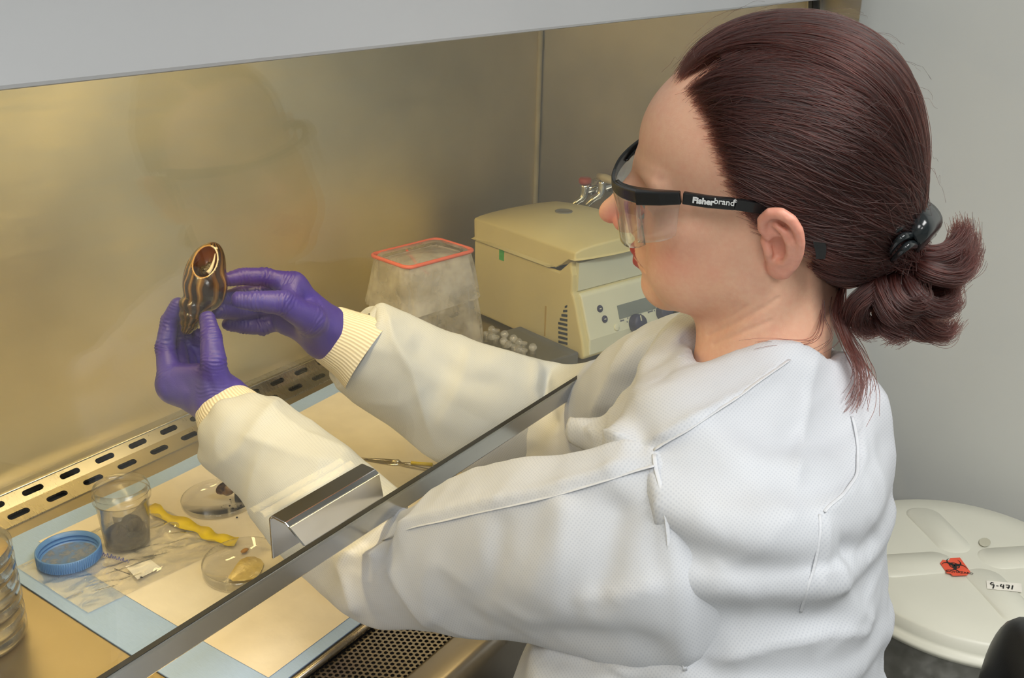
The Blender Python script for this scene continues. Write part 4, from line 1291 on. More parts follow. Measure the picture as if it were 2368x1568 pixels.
n9 = k_.n('ShaderNodeTexNoise'); n9.inputs['Scale'].default_value = 900; k_.l(tc.outputs['Object'], n9.inputs['Vector'])
k_.l(n9.outputs['Fac'], bp.inputs['Height']); k_.l(bp.outputs[0], k_.bsdf.inputs['Normal'])
k_.set(Roughness=0.48, Subsurface_Weight=0.25, Subsurface_Scale=0.004)
k_.bsdf.inputs['Subsurface Radius'].default_value = (1.0, 0.4, 0.25)
m_skin = k_.m
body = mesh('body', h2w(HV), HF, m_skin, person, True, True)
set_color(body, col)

# ------------------------------------------------------------------ gown
F_B = np.array([-0.309, 0.951, 0.0]); L_B = np.array([-0.951, -0.309, 0.0])


def sd_loft(p, st, k=0.0, lens=0.0, far=0.07):
    """st: list of (centre, axis a (unit), ra, axis b (unit), rb); lens > 0 sharpens the two edges at +-a"""
    T = p.dtype.type; d = np.full(len(p), far, p.dtype)
    for (c0, a0, ra0, b0, rb0), (c1, a1, ra1, b1, rb1) in zip(st[:-1], st[1:]):
        R_ = max(ra0, ra1, rb0, rb1) + far
        lo_ = np.minimum(c0, c1) - R_; hi_ = np.maximum(c0, c1) + R_
        ix = np.where(((p > lo_) & (p < hi_)).all(1))[0]
        if len(ix) == 0: continue
        c0, c1, a0, a1, b0, b1 = [np.asarray(v, T) for v in (c0, c1, a0, a1, b0, b1)]
        ba = c1 - c0; pa = p[ix] - c0; ln = T(np.linalg.norm(ba))
        tt = (pa @ ba) / (ba @ ba); t = np.clip(tt, 0, 1)
        pa -= t[:, None] * ba
        ra = T(ra0) + t * T(ra1 - ra0); rb = T(rb0) + t * T(rb1 - rb0)
        ax = ((pa @ a0) * (1 - t) + (pa @ a1) * t) / ra; bx = ((pa @ b0) * (1 - t) + (pa @ b1) * t) / rb
        k0 = np.sqrt(ax ** 2 + bx ** 2)
        if lens: k0 = (1 - lens) * k0 + lens * 0.5 * (np.abs(bx) + np.sqrt(bx * bx + 4 * ax * ax))
        e = (k0 - 1) * np.minimum(ra, rb)
        ov = np.maximum(np.abs(tt - T(0.5)) - T(0.5), 0) * ln
        e = np.where(ov > 0, np.sqrt(np.maximum(e, 0) ** 2 + ov ** 2), e)
        d[ix] = smin(d[ix], e, k) if k else np.minimum(d[ix], e)
    return d


def st_px(rows):
    """rows: (ax, ay, bx, by, depth, thickness ratio) -> loft stations; a-b span the width of the sleeve"""
    rows = [(*r, 0.0) if len(r) < 7 else r for r in rows]
    cs = [(P(r[0], r[1], r[4] - r[6]) + P(r[2], r[3], r[4] + r[6])) / 2 for r in rows]
    out = []
    for i, r in enumerate(rows):
        A_, B_ = P(r[0], r[1], r[4] - r[6]), P(r[2], r[3], r[4] + r[6])
        a = (A_ - B_); ra = np.linalg.norm(a) / 2; a /= 2 * ra
        t = cs[min(i + 1, len(cs) - 1)] - cs[max(i - 1, 0)]; t /= np.linalg.norm(t)
        b = np.cross(t, a); b /= np.linalg.norm(b)
        out.append((cs[i], a, ra, b, ra * r[5]))
    return out


torso = [(P(1768, 862, 0.80), L_B, 0.080, F_B, 0.070), (P(1748, 910, 0.81), L_B, 0.145, F_B, 0.086), (P(1728, 1000, 0.82), L_B, 0.178, F_B, 0.100), (P(1715, 1120, 0.83), L_B, 0.178, F_B, 0.106), (P(1690, 1320, 0.85), L_B, 0.170, F_B, 0.118),
         (P(1640, 1560, 0.88), L_B, 0.175, F_B, 0.142), (P(1610, 1860, 0.92), L_B, 0.19, F_B, 0.16), (P(1580, 2300, 0.98), L_B, 0.20, F_B, 0.17)]
sl = st_px([(1690, 1010, 1690, 1530, 0.760, 0.62, 0.02), (1560, 1045, 1590, 1550, 0.722, 0.66, 0.026), (1430, 1055, 1450, 1530, 0.732, 0.68, 0.022), (1250, 1070, 1280, 1490, 0.768, 0.66, 0.012), (1120, 1085, 1110, 1470, 0.822, 0.62), (1010, 1140, 980, 1455, 0.875, 0.62),
            (940, 1180, 840, 1440, 0.925, 0.56), (915, 1135, 705, 1330, 0.975, 0.58), (860, 1082, 612, 1225, 1.00, 0.66), (755, 1003, 555, 1145, 1.04, 0.72), (662, 938, 485, 1072, 1.075, 0.80), (640, 930, 484, 1048, 1.085, 0.85)])
sr = st_px([(1720, 800, 1640, 980, 0.93, 0.9), (1600, 726, 1560, 960, 0.985, 0.85), (1490, 762, 1450, 1010, 1.045, 0.8), (1400, 828, 1340, 1060, 1.165, 0.5), (1300, 845, 1215, 1110, 1.245, 0.40),
            (1170, 810, 1060, 1085, 1.235, 0.55), (1060, 780, 960, 1020, 1.24, 0.65), (960, 742, 865, 955, 1.23, 0.72), (890, 716, 792, 900, 1.22, 0.75), (868, 722, 776, 880, 1.215, 0.8)])
hem = [(P(1400, 1420, 0.84), L_B, 0.14, F_B, 0.05), (P(1420, 1600, 0.85), L_B, 0.15, F_B, 0.08), (P(1420, 1900, 0.90), L_B, 0.17, F_B, 0.11), (P(1420, 2250, 0.95), L_B, 0.18, F_B, 0.12)]


def neck_cut(p):
    q = w2h(p).astype(p.dtype)
    d = sd_cone(q, (-0.018, 0, -0.050), NB, 0.0455, 0.0515)
    return smin(d, sd_cone(q, (0.022, 0, -0.078), NB + np.array([0.020, 0, 0.01]), 0.018, 0.024), 0.022) - 0.006


def gown_sdf(p):
    d = sd_loft(p, torso, 0.03)
    d = smin(d, sd_loft(p, hem, 0.02), 0.03)
    # slope of the shoulders
    d = smin(d, sd_cone(p, P(1800, 862, 0.755), P(1630, 1025, 0.735), 0.028, 0.046), 0.035)
    d = smin(d, sd_cone(p, P(1740, 840, 0.86), P(1640, 840, 0.94), 0.030, 0.045), 0.040)
    d = smin(d, sd_cone(p, P(1840, 850, 0.80), P(1862, 940, 0.80), 0.036, 0.050), 0.040)
    d = smin(d, sd_cone(p, P(1650, 1230, 0.765), P(1560, 1270, 0.775), 0.068, 0.030), 0.03)
    # cloth that stands up in a peak before the chest and low on the back
    d = smin(d, sd_cone(p, P(1322, 1002, 0.865), P(1460, 1020, 0.825), 0.006, 0.022), 0.018)
    d = smin(d, sd_cone(p, P(2000, 1440, 0.80), P(1880, 1400, 0.79), 0.008, 0.045), 0.030)
    d = smin(d, sd_cone(p, P(1660, 870, 0.95), P(1560, 860, 0.99), 0.062, 0.035), 0.03)
    return smax(d, -neck_cut(p), 0.008)


GV, GF = surfnet(gown_sdf, (0.30, -0.10, 0.53), (1.06, 0.96, 1.20), 0.0038)
GV, GF = keep_largest(GV, GF)
GV = laplace(GV, GF, 8, 0.55)
GN = vnormals(GV, GF)


def seg_dist(q, pts):
    """pixel distance to a polyline, signed side and the running parameter"""
    best = np.full(len(q), 1e9); par = np.zeros(len(q)); side = np.zeros(len(q)); n = len(pts) - 1
    for i in range(n):
        a = np.array(pts[i], float); b = np.array(pts[i + 1], float); ba = b - a
        t = np.clip(((q - a) @ ba) / (ba @ ba), 0, 1)
        r = q - a - t[:, None] * ba; d = np.hypot(r[:, 0], r[:, 1])
        s = np.sign(ba[0] * r[:, 1] - ba[1] * r[:, 0])
        m = d < best
        best[m] = d[m]; par[m] = (i + t[m]) / n; side[m] = s[m]
    return best, side, par


FOLDS = []


def ridge(pts, amp, w, wneg=None, taper=0.15, dmin=0, dmax=9, sharp=True): FOLDS.append((pts, amp, w, wneg, taper, dmin, dmax, sharp))


# sleeve seam along the top of the upper arm, and the armhole and shoulder seams
ridge([(1512, 1072), (1400, 1112), (1250, 1152), (1080, 1188), (960, 1215), (880, 1240)], 9, 26, 60, dmax=0.86)
ridge([(1505, 1048), (1535, 1160), (1555, 1300), (1570, 1440), (1582, 1568)], 5, 12, 26, dmax=0.80)
ridge([(1505, 1040), (1600, 990), (1720, 915), (1830, 830)], 6, 16, 22, dmax=0.86)
# folds of the upper sleeve
ridge([(900, 1300), (960, 1380), (1010, 1450)], 5, 30, 40, dmax=0.9)
ridge([(1180, 1180), (1160, 1280), (1120, 1400)], -3, 30, dmax=0.86, sharp=False)
ridge([(1330, 1150), (1300, 1260), (1230, 1400)], 3.5, 40, dmax=0.86, sharp=False)
ridge([(1440, 1140), (1420, 1260), (1370, 1420)], -4, 40, dmax=0.86, sharp=False)
ridge([(1540, 1340), (1440, 1370), (1330, 1380)], 5, 24, 50, dmax=0.86)
ridge([(1560, 1500), (1450, 1470), (1330, 1470), (1220, 1465)], -5, 30, dmax=0.86, sharp=False)
ridge([(700, 1320), (760, 1290), (830, 1280), (900, 1290)], 5, 18, 40, dmax=0.95)
ridge([(830, 1430), (815, 1370), (800, 1310), (830, 1260)], 6, 16, 30, dmax=0.95)
ridge([(935, 1195), (880, 1235), (820, 1270)], -8, 22, dmax=0.95, sharp=False)
# folds of the near forearm
ridge([(500, 1085), (560, 1040), (620, 960), (650, 930)], 4, 18, 30, dmin=0.95, dmax=1.2)
ridge([(560, 1010), (640, 1040), (740, 1075), (830, 1085)], 5, 20, 45, dmin=0.9, dmax=1.2)
ridge([(600, 935), (700, 1010), (840, 1075)], 4, 14, 24, dmin=0.9, dmax=1.2)
ridge([(600, 1180), (680, 1190), (790, 1200)], -4, 25, dmin=0.85, dmax=1.2, sharp=False)
# far arm
ridge([(885, 720), (905, 790), (950, 860), (1010, 1030)], 6, 14, 30, dmin=1.0)
ridge([(940, 790), (1000, 830), (1080, 880), (1180, 900)], -4, 26, dmin=1.0, sharp=False)
ridge([(1090, 800), (1060, 900), (1010, 1000)], 4, 22, 40, dmin=1.0)
ridge([(1235, 830), (1225, 900), (1240, 980), (1230, 1040)], 7, 12, 26, dmin=0.95)
ridge([(1265, 850), (1262, 920), (1290, 1000)], -6, 14, dmin=0.92, sharp=False)
ridge([(1490, 765), (1430, 860), (1385, 950), (1375, 1000)], 7, 16, 30, dmin=0.85)
ridge([(1590, 735), (1500, 800), (1430, 880)], 5, 16, 24, dmin=0.85)
ridge([(1610, 760), (1540, 840), (1460, 900)], -5, 18, dmin=0.8, sharp=False)
# chest folds between the arms
ridge([(1500, 1040), (1400, 1000), (1310, 985)], 10, 14, 40, dmax=0.9)
ridge([(1480, 1030), (1420, 960), (1400, 900)], 5, 18, dmax=0.95)
ridge([(1620, 810), (1560, 880), (1440, 930)], 5, 20, 40, dmax=0.95)
# back
ridge([(1890, 790), (1865, 900), (1850, 1010), (1835, 1150)], 3.5, 12, 26, dmax=0.9)
ridge([(1975, 960), (1990, 1060), (1965, 1130), (1890, 1190)], 4, 10, 20, dmax=0.95)
ridge([(1905, 1190), (1900, 1260), (1870, 1380)], 3, 10, 20, dmax=0.95)
ridge([(1620, 1190), (1760, 1150), (1900, 1180)], -2, 60, dmax=0.9, sharp=False)
ridge([(1640, 1330), (1740, 1270), (1860, 1170)], 2, 40, 70, dmax=0.9)
ridge([(2015, 1440), (1960, 1400), (1930, 1330), (1920, 1290)], 5, 30, 50, dmax=0.95)
ridge([(2040, 1240), (1990, 1270), (1930, 1280)], -5, 40, dmax=0.95, sharp=False)
ridge([(2015, 1450), (1900, 1450), (1760, 1480), (1640, 1520)], 5, 26, 50, dmax=0.95)
ridge([(1660, 1420), (1800, 1400), (1930, 1430)], -3, 40, dmax=0.95, sharp=False)
ridge([(1250, 1500), (1330, 1530), (1500, 1560)], 5, 14, 30, dmax=1.0)
def drape(V, N, crumple=1.0):
    """press the folds into a cloth surface"""
    Q = proj(V); tc_ = CAM_LOC - V; tc_ /= np.linalg.norm(tc_, axis=1, keepdims=True)
    fac = np.clip((N * tc_).sum(1) * 2.5, 0, 1); disp = np.zeros(len(V))
    for pts, amp, w, wneg, taper, dmin, dmax, sharp in FOLDS:
        d, s_, t = seg_dist(Q[:, :2], pts)
        ww = np.where(s_ > 0, w, wneg if wneg else w)
        prof = np.exp(-(d / ww)) if sharp else np.exp(-(d / ww) ** 2)
        end = np.clip(np.minimum(t, 1 - t) / taper, 0, 1)
        ok = np.clip((Q[:, 2] - dmin) / 0.04 + 0.5, 0, 1) * np.clip((dmax - Q[:, 2]) / 0.04 + 0.5, 0, 1)
        disp += amp * 0.0012 * prof * (0.12 + 0.88 * end) * fac * ok
    nn_ = 0.0016 * vnoise(V * 22, 3) + 0.0022 * vnoise(V * 11, 5) + 0.0007 * vnoise(V * 55, 9)
    cr = 1 - np.abs(vnoise(V * 8.0 + 1.7, 11)); c2 = 1 - np.abs(vnoise(V * 15.0 + 4.1, 13))
    return V + N * (disp + crumple * (nn_ + 0.0045 * cr ** 3 + 0.0022 * c2 ** 3))[:, None]


GV2 = drape(GV, GN)


def gown_material():
    k = NT('gown_nonwoven'); b = k.bsdf
    uv = k.n('ShaderNodeUVMap'); uv.uv_map = 'UV'
    mp = k.n('ShaderNodeMapping'); mp.inputs['Scale'].default_value = (1 / 0.0019, 1 / 0.0019, 1); mp.inputs['Rotation'].default_value = (0, 0, 0.5)
    k.l(uv.outputs[0], mp.inputs['Vector'])
    vo = k.n('ShaderNodeTexVoronoi'); vo.inputs['Scale'].default_value = 1.0; vo.inputs['Randomness'].default_value = 0.0
    k.l(mp.outputs[0], vo.inputs['Vector'])
    rp = k.n('ShaderNodeValToRGB'); rp.color_ramp.elements[0].position = 0.20; rp.color_ramp.elements[1].position = 0.36
    k.l(vo.outputs['Distance'], rp.inputs['Fac'])
    tc = k.n('ShaderNodeTexCoord'); nz = k.n('ShaderNodeTexNoise'); nz.inputs['Scale'].default_value = 18; nz.inputs['Detail'].default_value = 2
    k.l(tc.outputs['Object'], nz.inputs['Vector'])
    m1 = k.n('ShaderNodeMixRGB'); m1.inputs[1].default_value = (*srgb(205, 210, 218), 1); m1.inputs[2].default_value = (*srgb(219, 223, 229), 1)
    k.l(rp.outputs[0], m1.inputs[0])
    m2 = k.n('ShaderNodeMixRGB', blend_type='MULTIPLY'); m2.inputs[0].default_value = 0.16
    k.l(m1.outputs[0], m2.inputs[1]); k.l(nz.outputs['Fac'], m2.inputs[2]); k.l(m2.outputs[0], b.inputs['Base Color'])
    k.set(Roughness=0.6)
    tl = k.n('ShaderNodeBsdfTranslucent'); tl.inputs[0].default_value = (0.85, 0.82, 0.80, 1)
    ms = k.n('ShaderNodeMixShader'); ms.inputs[0].default_value = 0.16
    k.l(b.outputs[0], ms.inputs[1]); k.l(tl.outputs[0], ms.inputs[2]); k.l(ms.outputs[0], k.out.inputs['Surface'])
    return k.m


m_gown = gown_material()
gown = mesh('gown', GV2, GF, m_gown, person, True, True)
# cloth coordinates for the embossed dots
n0 = np.array([-0.80, -0.28, 0.53]); n0 /= np.linalg.norm(n0)
ax1 = np.cross(np.array([0, 0, 1.0]), n0); ax1 /= np.linalg.norm(ax1); ax2 = np.cross(n0, ax1)
def cloth_uv(o, V):
    uv_ = np.stack([V @ ax1, V @ ax2], 1)
    l_ = np.empty(len(o.data.loops), np.int32); o.data.loops.foreach_get('vertex_index', l_)
    o.data.uv_layers.new(name='UV').data.foreach_set('uv', uv_[l_].ravel().astype(np.float32))


cloth_uv(gown, GV)


def sleeve(st, ns, nr, lens, gather):
    """loose sleeve as one lofted surface; lens sharpens the crease along its upper and lower edge"""
    cs = spline([q[0] for q in st], ns); A_ = spline([q[1] * q[2] for q in st], ns); rb = spline([[q[4], 0, 0] for q in st], ns)[:, 0]
    t = np.gradient(cs, axis=0); t /= np.linalg.norm(t, axis=1, keepdims=True)
    ph = np.linspace(0, 2 * math.pi, nr, endpoint=False)
    X = np.cos(ph); Y = np.sign(np.sin(ph)) * ((1 - lens) * np.abs(np.sin(ph)) + lens * np.sin(ph) ** 2)
    V = []
    for i in range(ns):
        b_ = np.cross(t[i], A_[i]); b_ /= np.linalg.norm(b_)
        u = i / (ns - 1); g = max(0, (u - 0.88) / 0.12); k = (1 + 0.05 * g * np.sin(ph * 9 + 3 * u) - gather * g ** 6)
        V.append(cs[i] + (k * X)[:, None] * A_[i] + (k * Y)[:, None] * b_ * rb[i])
    V = np.concatenate(V)
    I = np.arange(ns - 1)[:, None] * nr + np.arange(nr)[None]; J = np.arange(ns - 1)[:, None] * nr + (np.arange(nr)[None] + 1) % nr
    F = np.stack([I, J, J + nr, I + nr], -1).reshape(-1, 4)
    N = vnormals(V, F)
    if ((V - np.repeat(cs, nr, 0)) * N).sum() < 0: F = F[:, ::-1].copy(); N = -N
    V2 = drape(V, N, 0.9)
    o = mesh('sleeve', V2, F, m_gown, gown, True, True); cloth_uv(o, V)
    return V2, N


LSV, LSN = sleeve(sl, 190, 120, 0.55, 0.16)
RSV, RSN = sleeve(sr, 150, 100, 0.45, 0.16)
# seams sewn into the gown: raised cords lying on the cloth
def gown_hit(px, py, lo=0.55, hi=1.3):
    """first point of the draped gown under a pixel"""
    q = GQ2[:, :2] - np.array([px, py]); m = (np.hypot(q[:, 0], q[:, 1]) < 9) & (GQ2[:, 2] > lo) & (GQ2[:, 2] < hi) & (face2 > 0.05)
    if not m.any(): return None
    i = np.where(m)[0]; j = i[np.argmin(GQ2[i, 2])]
    return AV[j] + AN[j] * 0.0006
AV = np.concatenate([GV2, LSV, RSV]); AN = np.concatenate([GN, LSN, RSN]); GQ2 = proj(AV); tocam = CAM_LOC - AV; face2 = (AN * tocam).sum(1) / np.linalg.norm(tocam, axis=1)
m_seam = mat('gown_seam', srgb(203, 206, 211), 0.6, var=0.03, scale=80, bump=0.2, bscale=600)
def seam(pts, r, name='seam', n=40):
    pl = []
    for p in spline(np.array(pts, float), n):
        h = gown_hit(*p)
        if h is not None: pl.append(h)
    pl = np.array(pl)
    for _ in range(12): pl[1:-1] = (pl[:-2] + 2 * pl[1:-1] + pl[2:]) / 4
    mesh(name, *tube(pl, r * 1.7, 10, flat=0.28), m_seam, gown, True, True)
seam([(1510, 1072), (1400, 1112), (1250, 1152), (1080, 1190), (960, 1218), (885, 1240)], 0.0010)
seam([(1507, 1050), (1535, 1160), (1555, 1300), (1570, 1440), (1580, 1556)], 0.0009)
seam([(1510, 1036), (1600, 990), (1720, 915), (1830, 835)], 0.0011)
seam([(1972, 960), (1985, 1060), (1965, 1125), (1900, 1180)], 0.0007)
seam([(1900, 1190), (1896, 1260), (1870, 1360), (1850, 1420)], 0.0006)

# knitted cuffs
def knit_material():
    k = NT('cuff_knit'); b = k.bsdf
    uv = k.n('ShaderNodeUVMap'); uv.uv_map = 'UV'
    wv = k.n('ShaderNodeTexWave', wave_type='BANDS', bands_direction='X'); wv.inputs['Scale'].default_value = 20.0; wv.inputs['Distortion'].default_value = 0.4
    k.l(uv.outputs[0], wv.inputs['Vector'])
    rp = k.n('ShaderNodeValToRGB'); rp.color_ramp.elements[0].color = (*srgb(205, 196, 176), 1); rp.color_ramp.elements[1].color = (*srgb(236, 230, 216), 1)
    k.l(wv.outputs['Fac'], rp.inputs['Fac']); k.l(rp.outputs[0], b.inputs['Base Color'])
    bp = k.n('ShaderNodeBump'); bp.inputs['Strength'].default_value = 0.5; bp.inputs['Distance'].default_value = 0.0008
    k.l(wv.outputs['Fac'], bp.inputs['Height']); k.l(bp.outputs[0], b.inputs['Normal']); k.set(Roughness=0.85)
    return k.m
m_knit = knit_material()


def loft_mesh(name, rows, m, parent, nr=40, sub=24, amp=0.0):
    st = st_px(rows); V, uvs = [], []
    C0 = spline([s[0] for s in st], sub); par = np.linspace(0, len(st) - 1, sub)
    for i in range(sub):
        j = min(int(par[i]), len(st) - 2); u = par[i] - j
        a = st[j][1] * (1 - u) + st[j + 1][1] * u; b = st[j][3] * (1 - u) + st[j + 1][3] * u
        ra = st[j][2] * (1 - u) + st[j + 1][2] * u; rb = st[j][4] * (1 - u) + st[j + 1][4] * u
        for k in range(nr):
            q = 2 * math.pi * k / nr; f = 1 + amp * math.sin(q * 7 + i * 0.7) * math.sin(i * 0.9)
            V.append(C0[i] + f * (ra * math.cos(q) * a + rb * math.sin(q) * b)); uvs.append((k / nr, i / (sub - 1)))
    F = [(i * nr + k, i * nr + (k + 1) % nr, (i + 1) * nr + (k + 1) % nr, (i + 1) * nr + k) for i in range(sub - 1) for k in range(nr)]
    o = mesh(name, V, F, m, parent, True, True)
    l2 = np.empty(len(o.data.loops), np.int32); o.data.loops.foreach_get('vertex_index', l2)
    o.data.uv_layers.new(name='UV').data.foreach_set('uv', np.array(uvs)[l2].ravel().astype(np.float32))
    return o


loft_mesh('cuff', [(650, 945, 492, 1040, 1.075, 0.85), (612, 920, 470, 1010, 1.09, 0.85), (592, 908, 461, 985, 1.10, 0.85), (574, 900, 463, 962, 1.11, 0.80), (566, 898, 470, 953, 1.115, 0.72)], m_knit, person)
loft_mesh('cuff', [(905, 745, 800, 900, 1.21, 0.8), (868, 732, 778, 872, 1.21, 0.85), (830, 722, 752, 850, 1.21, 0.85), (790, 710, 732, 834, 1.21, 0.80), (778, 712, 730, 822, 1.21, 0.72)], m_knit, person)
# collar band of the gown: the cloth edge that lies around the neck
cu_px = [(1618, 812, .800), (1660, 800, .772), (1720, 786, .752), (1790, 774, .742), (1850, 764, .745), (1900, 756, .765), (1930, 770, .80)]
pl = spline([P(*q) for q in cu_px], 40)
# ------------------------------------------------------------------ gloved hands
def hand_mesh(name, fingers, palm, webs, m, lo_hi=0.03, h=0.00125, wr=0.0):
    fs = [([P(*q[:3]) for q in f], [q[3] for q in f]) for f in fingers]
    pm = [(P(*a[:3]), P(*b[:3]), a[3], b[3]) for a, b in palm]
    wb_ = [(P(*a[:3]), P(*b[:3]), a[3], b[3]) for a, b in webs]
    allp = np.array([p for f in fs for p in f[0]] + [q for x in pm for q in x[:2]])
    def f(p):
        d = None
        for a, b, ra, rb in pm:
            e = sd_cone(p, a, b, ra, rb); d = e if d is None else smin(d, e, 0.012)
        for a, b, ra, rb in wb_: d = smin(d, sd_cone(p, a, b, ra, rb), 0.010)
        for pts, rs in fs: d = smin(d, sd_chain(p, pts, rs, 0.003), 0.0045)
        return d
    V, F = surfnet(f, allp.min(0) - lo_hi, allp.max(0) + lo_hi, h)
    V = laplace(V, F, 2, 0.5); N = vnormals(V, F)
    # stretched-glove wrinkles: rings at the joints, long wrinkles on the palm
    dd = np.zeros(len(V))
    for pts, rs in fs:
        for i in range(len(pts) - 1):
            a, b = pts[i], pts[i + 1]; ba = b - a; ln = np.linalg.norm(ba); u = ba / ln
            t = (V - a) @ u; rad = np.linalg.norm(V - a - t[:, None] * u, axis=1)
            near = (rad < max(rs[i], rs[i + 1]) * 1.25) & (t > -0.006) & (t < ln + 0.004)
            for c in (0.0, ln):
                w_ = np.exp(-((t - c) / 0.009) ** 2)
                dd -= near * w_ * 0.0007 * (0.5 + 0.5 * np.sin((t - c) * 1500 + 6 * vnoise(V * 60, 2)))
    wn = vnoise(V @ np.array([[1, 0.3, 0.2], [-0.4, 1, 0.1], [0.2, 0.5, 1]]) * np.array([160, 40, 60]), 8)
    dd += 0.00055 * wn + 0.0006 * vnoise(V * 45, 4)
    return mesh(name, V + N * dd[:, None], F, m, person, True, True)


m_glove = mat('nitrile_purple', srgb(64, 50, 152), 0.42, var=0.07, scale=25, bump=0.12, bscale=700)
LWR = (520, 938, 1.105, 0.025)
left = hand_mesh('glove', [
    [(392, 872, 1.115, .0128), (382, 805, 1.128, .0112), (391, 745, 1.130, .0100), (411, 704, 1.122, .0084)],
    [(412, 856, 1.140, .0125), (404, 785, 1.158, .0108), (414, 730, 1.156, .0098), (430, 700, 1.146, .0084)],
    [(432, 862, 1.158, .0120), (430, 800, 1.176, .0104), (438, 752, 1.170, .0094), (446, 728, 1.158, .0082)],
    [(458, 880, 1.168, .0110), (456, 832, 1.182, .0094), (458, 795, 1.176, .0086), (462, 775, 1.165, .0074)],
    [(500, 900, 1.090, .0165), (494, 838, 1.082, .0138), (488, 778, 1.090, .0112), (480, 738, 1.100, .0094)]],
    [(LWR, (398, 885, 1.120, .0155)), (LWR, (415, 880, 1.138, .0155)), (LWR, (440, 890, 1.150, .0150)), (LWR, (470, 900, 1.158, .0145)), (LWR, (500, 895, 1.095, .0190)),
     ((528, 950, 1.10, .024), LWR), ((398, 885, 1.12, .0150), (470, 895, 1.155, .0140)), ((410, 900, 1.12, .0170), (495, 905, 1.10, .0190))],
    [((496, 862, 1.086, .0120), (408, 868, 1.118, .0120))], m_glove)
RWR = (758, 772, 1.205, 0.0255)
right = hand_mesh('glove', [
    [(668, 655, 1.165, .0125), (612, 640, 1.158, .0108), (562, 640, 1.150, .0100), (527, 646, 1.140, .0086)],
    [(664, 676, 1.188, .0125), (604, 676, 1.190, .0108), (552, 682, 1.174, .0098), (520, 690, 1.152, .0084)],
    [(660, 704, 1.200, .0120), (602, 716, 1.200, .0104), (548, 721, 1.176, .0094), (506, 722, 1.146, .0082)],
    [(652, 742, 1.204, .0110), (608, 757, 1.200, .0094), (562, 754, 1.190, .0088), (529, 750, 1.178, .0078)],
    [(722, 742, 1.160, .0170), (652, 700, 1.132, .0140), (592, 696, 1.122, .0118), (556, 694, 1.118, .0100)]],
    [(RWR, (676, 662, 1.170, .0150)), (RWR, (672, 684, 1.188, .0155)), (RWR, (668, 710, 1.198, .0150)), (RWR, (664, 742, 1.200, .0145)), (RWR, (715, 738, 1.165, .0190)),
     ((775, 782, 1.21, .025), RWR), ((676, 665, 1.172, .0150), (664, 742, 1.196, .0145))],
    [((668, 706, 1.140, .0120), (674, 664, 1.168, .0120))], m_glove)

# ------------------------------------------------------------------ the large snail held between both hands
SD_ = 1.118
sx_ = P(471, 660, SD_) - P(470, 660, SD_); su_ = P(470, 659, SD_) - P(470, 660, SD_); sx_ /= np.linalg.norm(sx_); su_ /= np.linalg.norm(su_); sn_ = np.cross(sx_, su_)
PXM = SD_ / FPX
SO_ = P(470, 665, SD_)
sl2 = lambda px, py, n=0.0: np.array([(px - 470) * PXM, (665 - py) * PXM, n])
w2s = lambda p: (p - SO_) @ np.stack([sx_, su_, sn_], 1)


def rz2(deg):
    c, s_ = math.cos(math.radians(deg)), math.sin(math.radians(deg)); return np.array([[c, -s_, 0], [s_, c, 0], [0, 0, 1.0]])


def shell_sdf(q):
    d = sd_ell(q, sl2(472, 645), (0.0225, 0.0370, 0.0215), rz2(-10))
    d = smin(d, sd_ell(q, sl2(489, 668), (0.0165, 0.0240, 0.0195), rz2(-6)), 0.006)
    d = smin(d, sd_ell(q, sl2(490, 598), (0.0090, 0.0165, 0.0100), rz2(-14)), 0.014)
    d = smin(d, sd_ell(q, sl2(448, 708), (0.0165, 0.0125, 0.0160), rz2(-16)), 0.0022)
    d = smin(d, sd_ell(q, sl2(442, 731), (0.0140, 0.0100, 0.0135), rz2(-16)), 0.0018)
    d = smin(d, sd_ell(q, sl2(437, 749), (0.0105, 0.0080, 0.0100), rz2(-16)), 0.0015)
    d = smin(d, sd_ell(q, sl2(432, 762), (0.0068, 0.0060, 0.0066)), 0.0012)
    # aperture, open towards the viewer, with the outer lip standing proud
    ap = sd_ell(q, sl2(484, 606, 0.0160), (0.0118, 0.0185, 0.0150), rz2(-12))
    return smax(d, -ap, 0.0012)


SV, SF = surfnet(shell_sdf, (-0.040, -0.060, -0.035), (0.040, 0.060, 0.035), 0.00105)
SV, SF = keep_largest(SV, SF); SV = laplace(SV, SF, 2, 0.5)
axv = sl2(430, 765) - sl2(490, 575); axv /= np.linalg.norm(axv)
rel = SV - sl2(462, 668); along = rel @ axv; perp = rel - along[:, None] * axv
ang = np.arctan2(perp[:, 2], perp @ np.cross(np.array([0, 0, 1.0]), axv))
st_ = np.sin(ang * 13 + 5.0 * vnoise(SV * 60, 3) + along * 60 + 1.5 * np.floor(np.maximum(0, along - 0.022) / 0.010)) * 0.5 + 0.5
bl = np.clip(0.5 + 0.9 * vnoise(SV * np.array([70, 40, 70]), 6), 0, 1)
dark, brn, gold, pale = [np.array(srgb(*c)) for c in ((26, 17, 8), (66, 42, 16), (138, 98, 36), (178, 146, 86))]
w1 = np.clip((st_ - 0.45) / 0.3, 0, 1)[:, None]; w2_ = np.clip((st_ - 0.90) / 0.10, 0, 1)[:, None] * bl[:, None]
sc_ = dark * (1 - w1) + brn * w1; sc_ = sc_ * (1 - 0.55 * bl[:, None] * w1) + gold * 0.55 * bl[:, None] * w1; sc_ = sc_ * (1 - 0.8 * w2_) + pale * 0.8 * w2_
spire = np.clip((along - 0.018) / 0.02, 0, 1)[:, None]; sc_ = sc_ * (1 - 0.45 * spire) + np.array(srgb(62, 46, 28)) * 0.45 * spire
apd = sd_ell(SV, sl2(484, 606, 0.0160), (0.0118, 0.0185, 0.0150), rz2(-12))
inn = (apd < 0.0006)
vin = np.clip((SV[:, 1] - sl2(0, 625)[1]) / 0.02, 0, 1)[:, None]
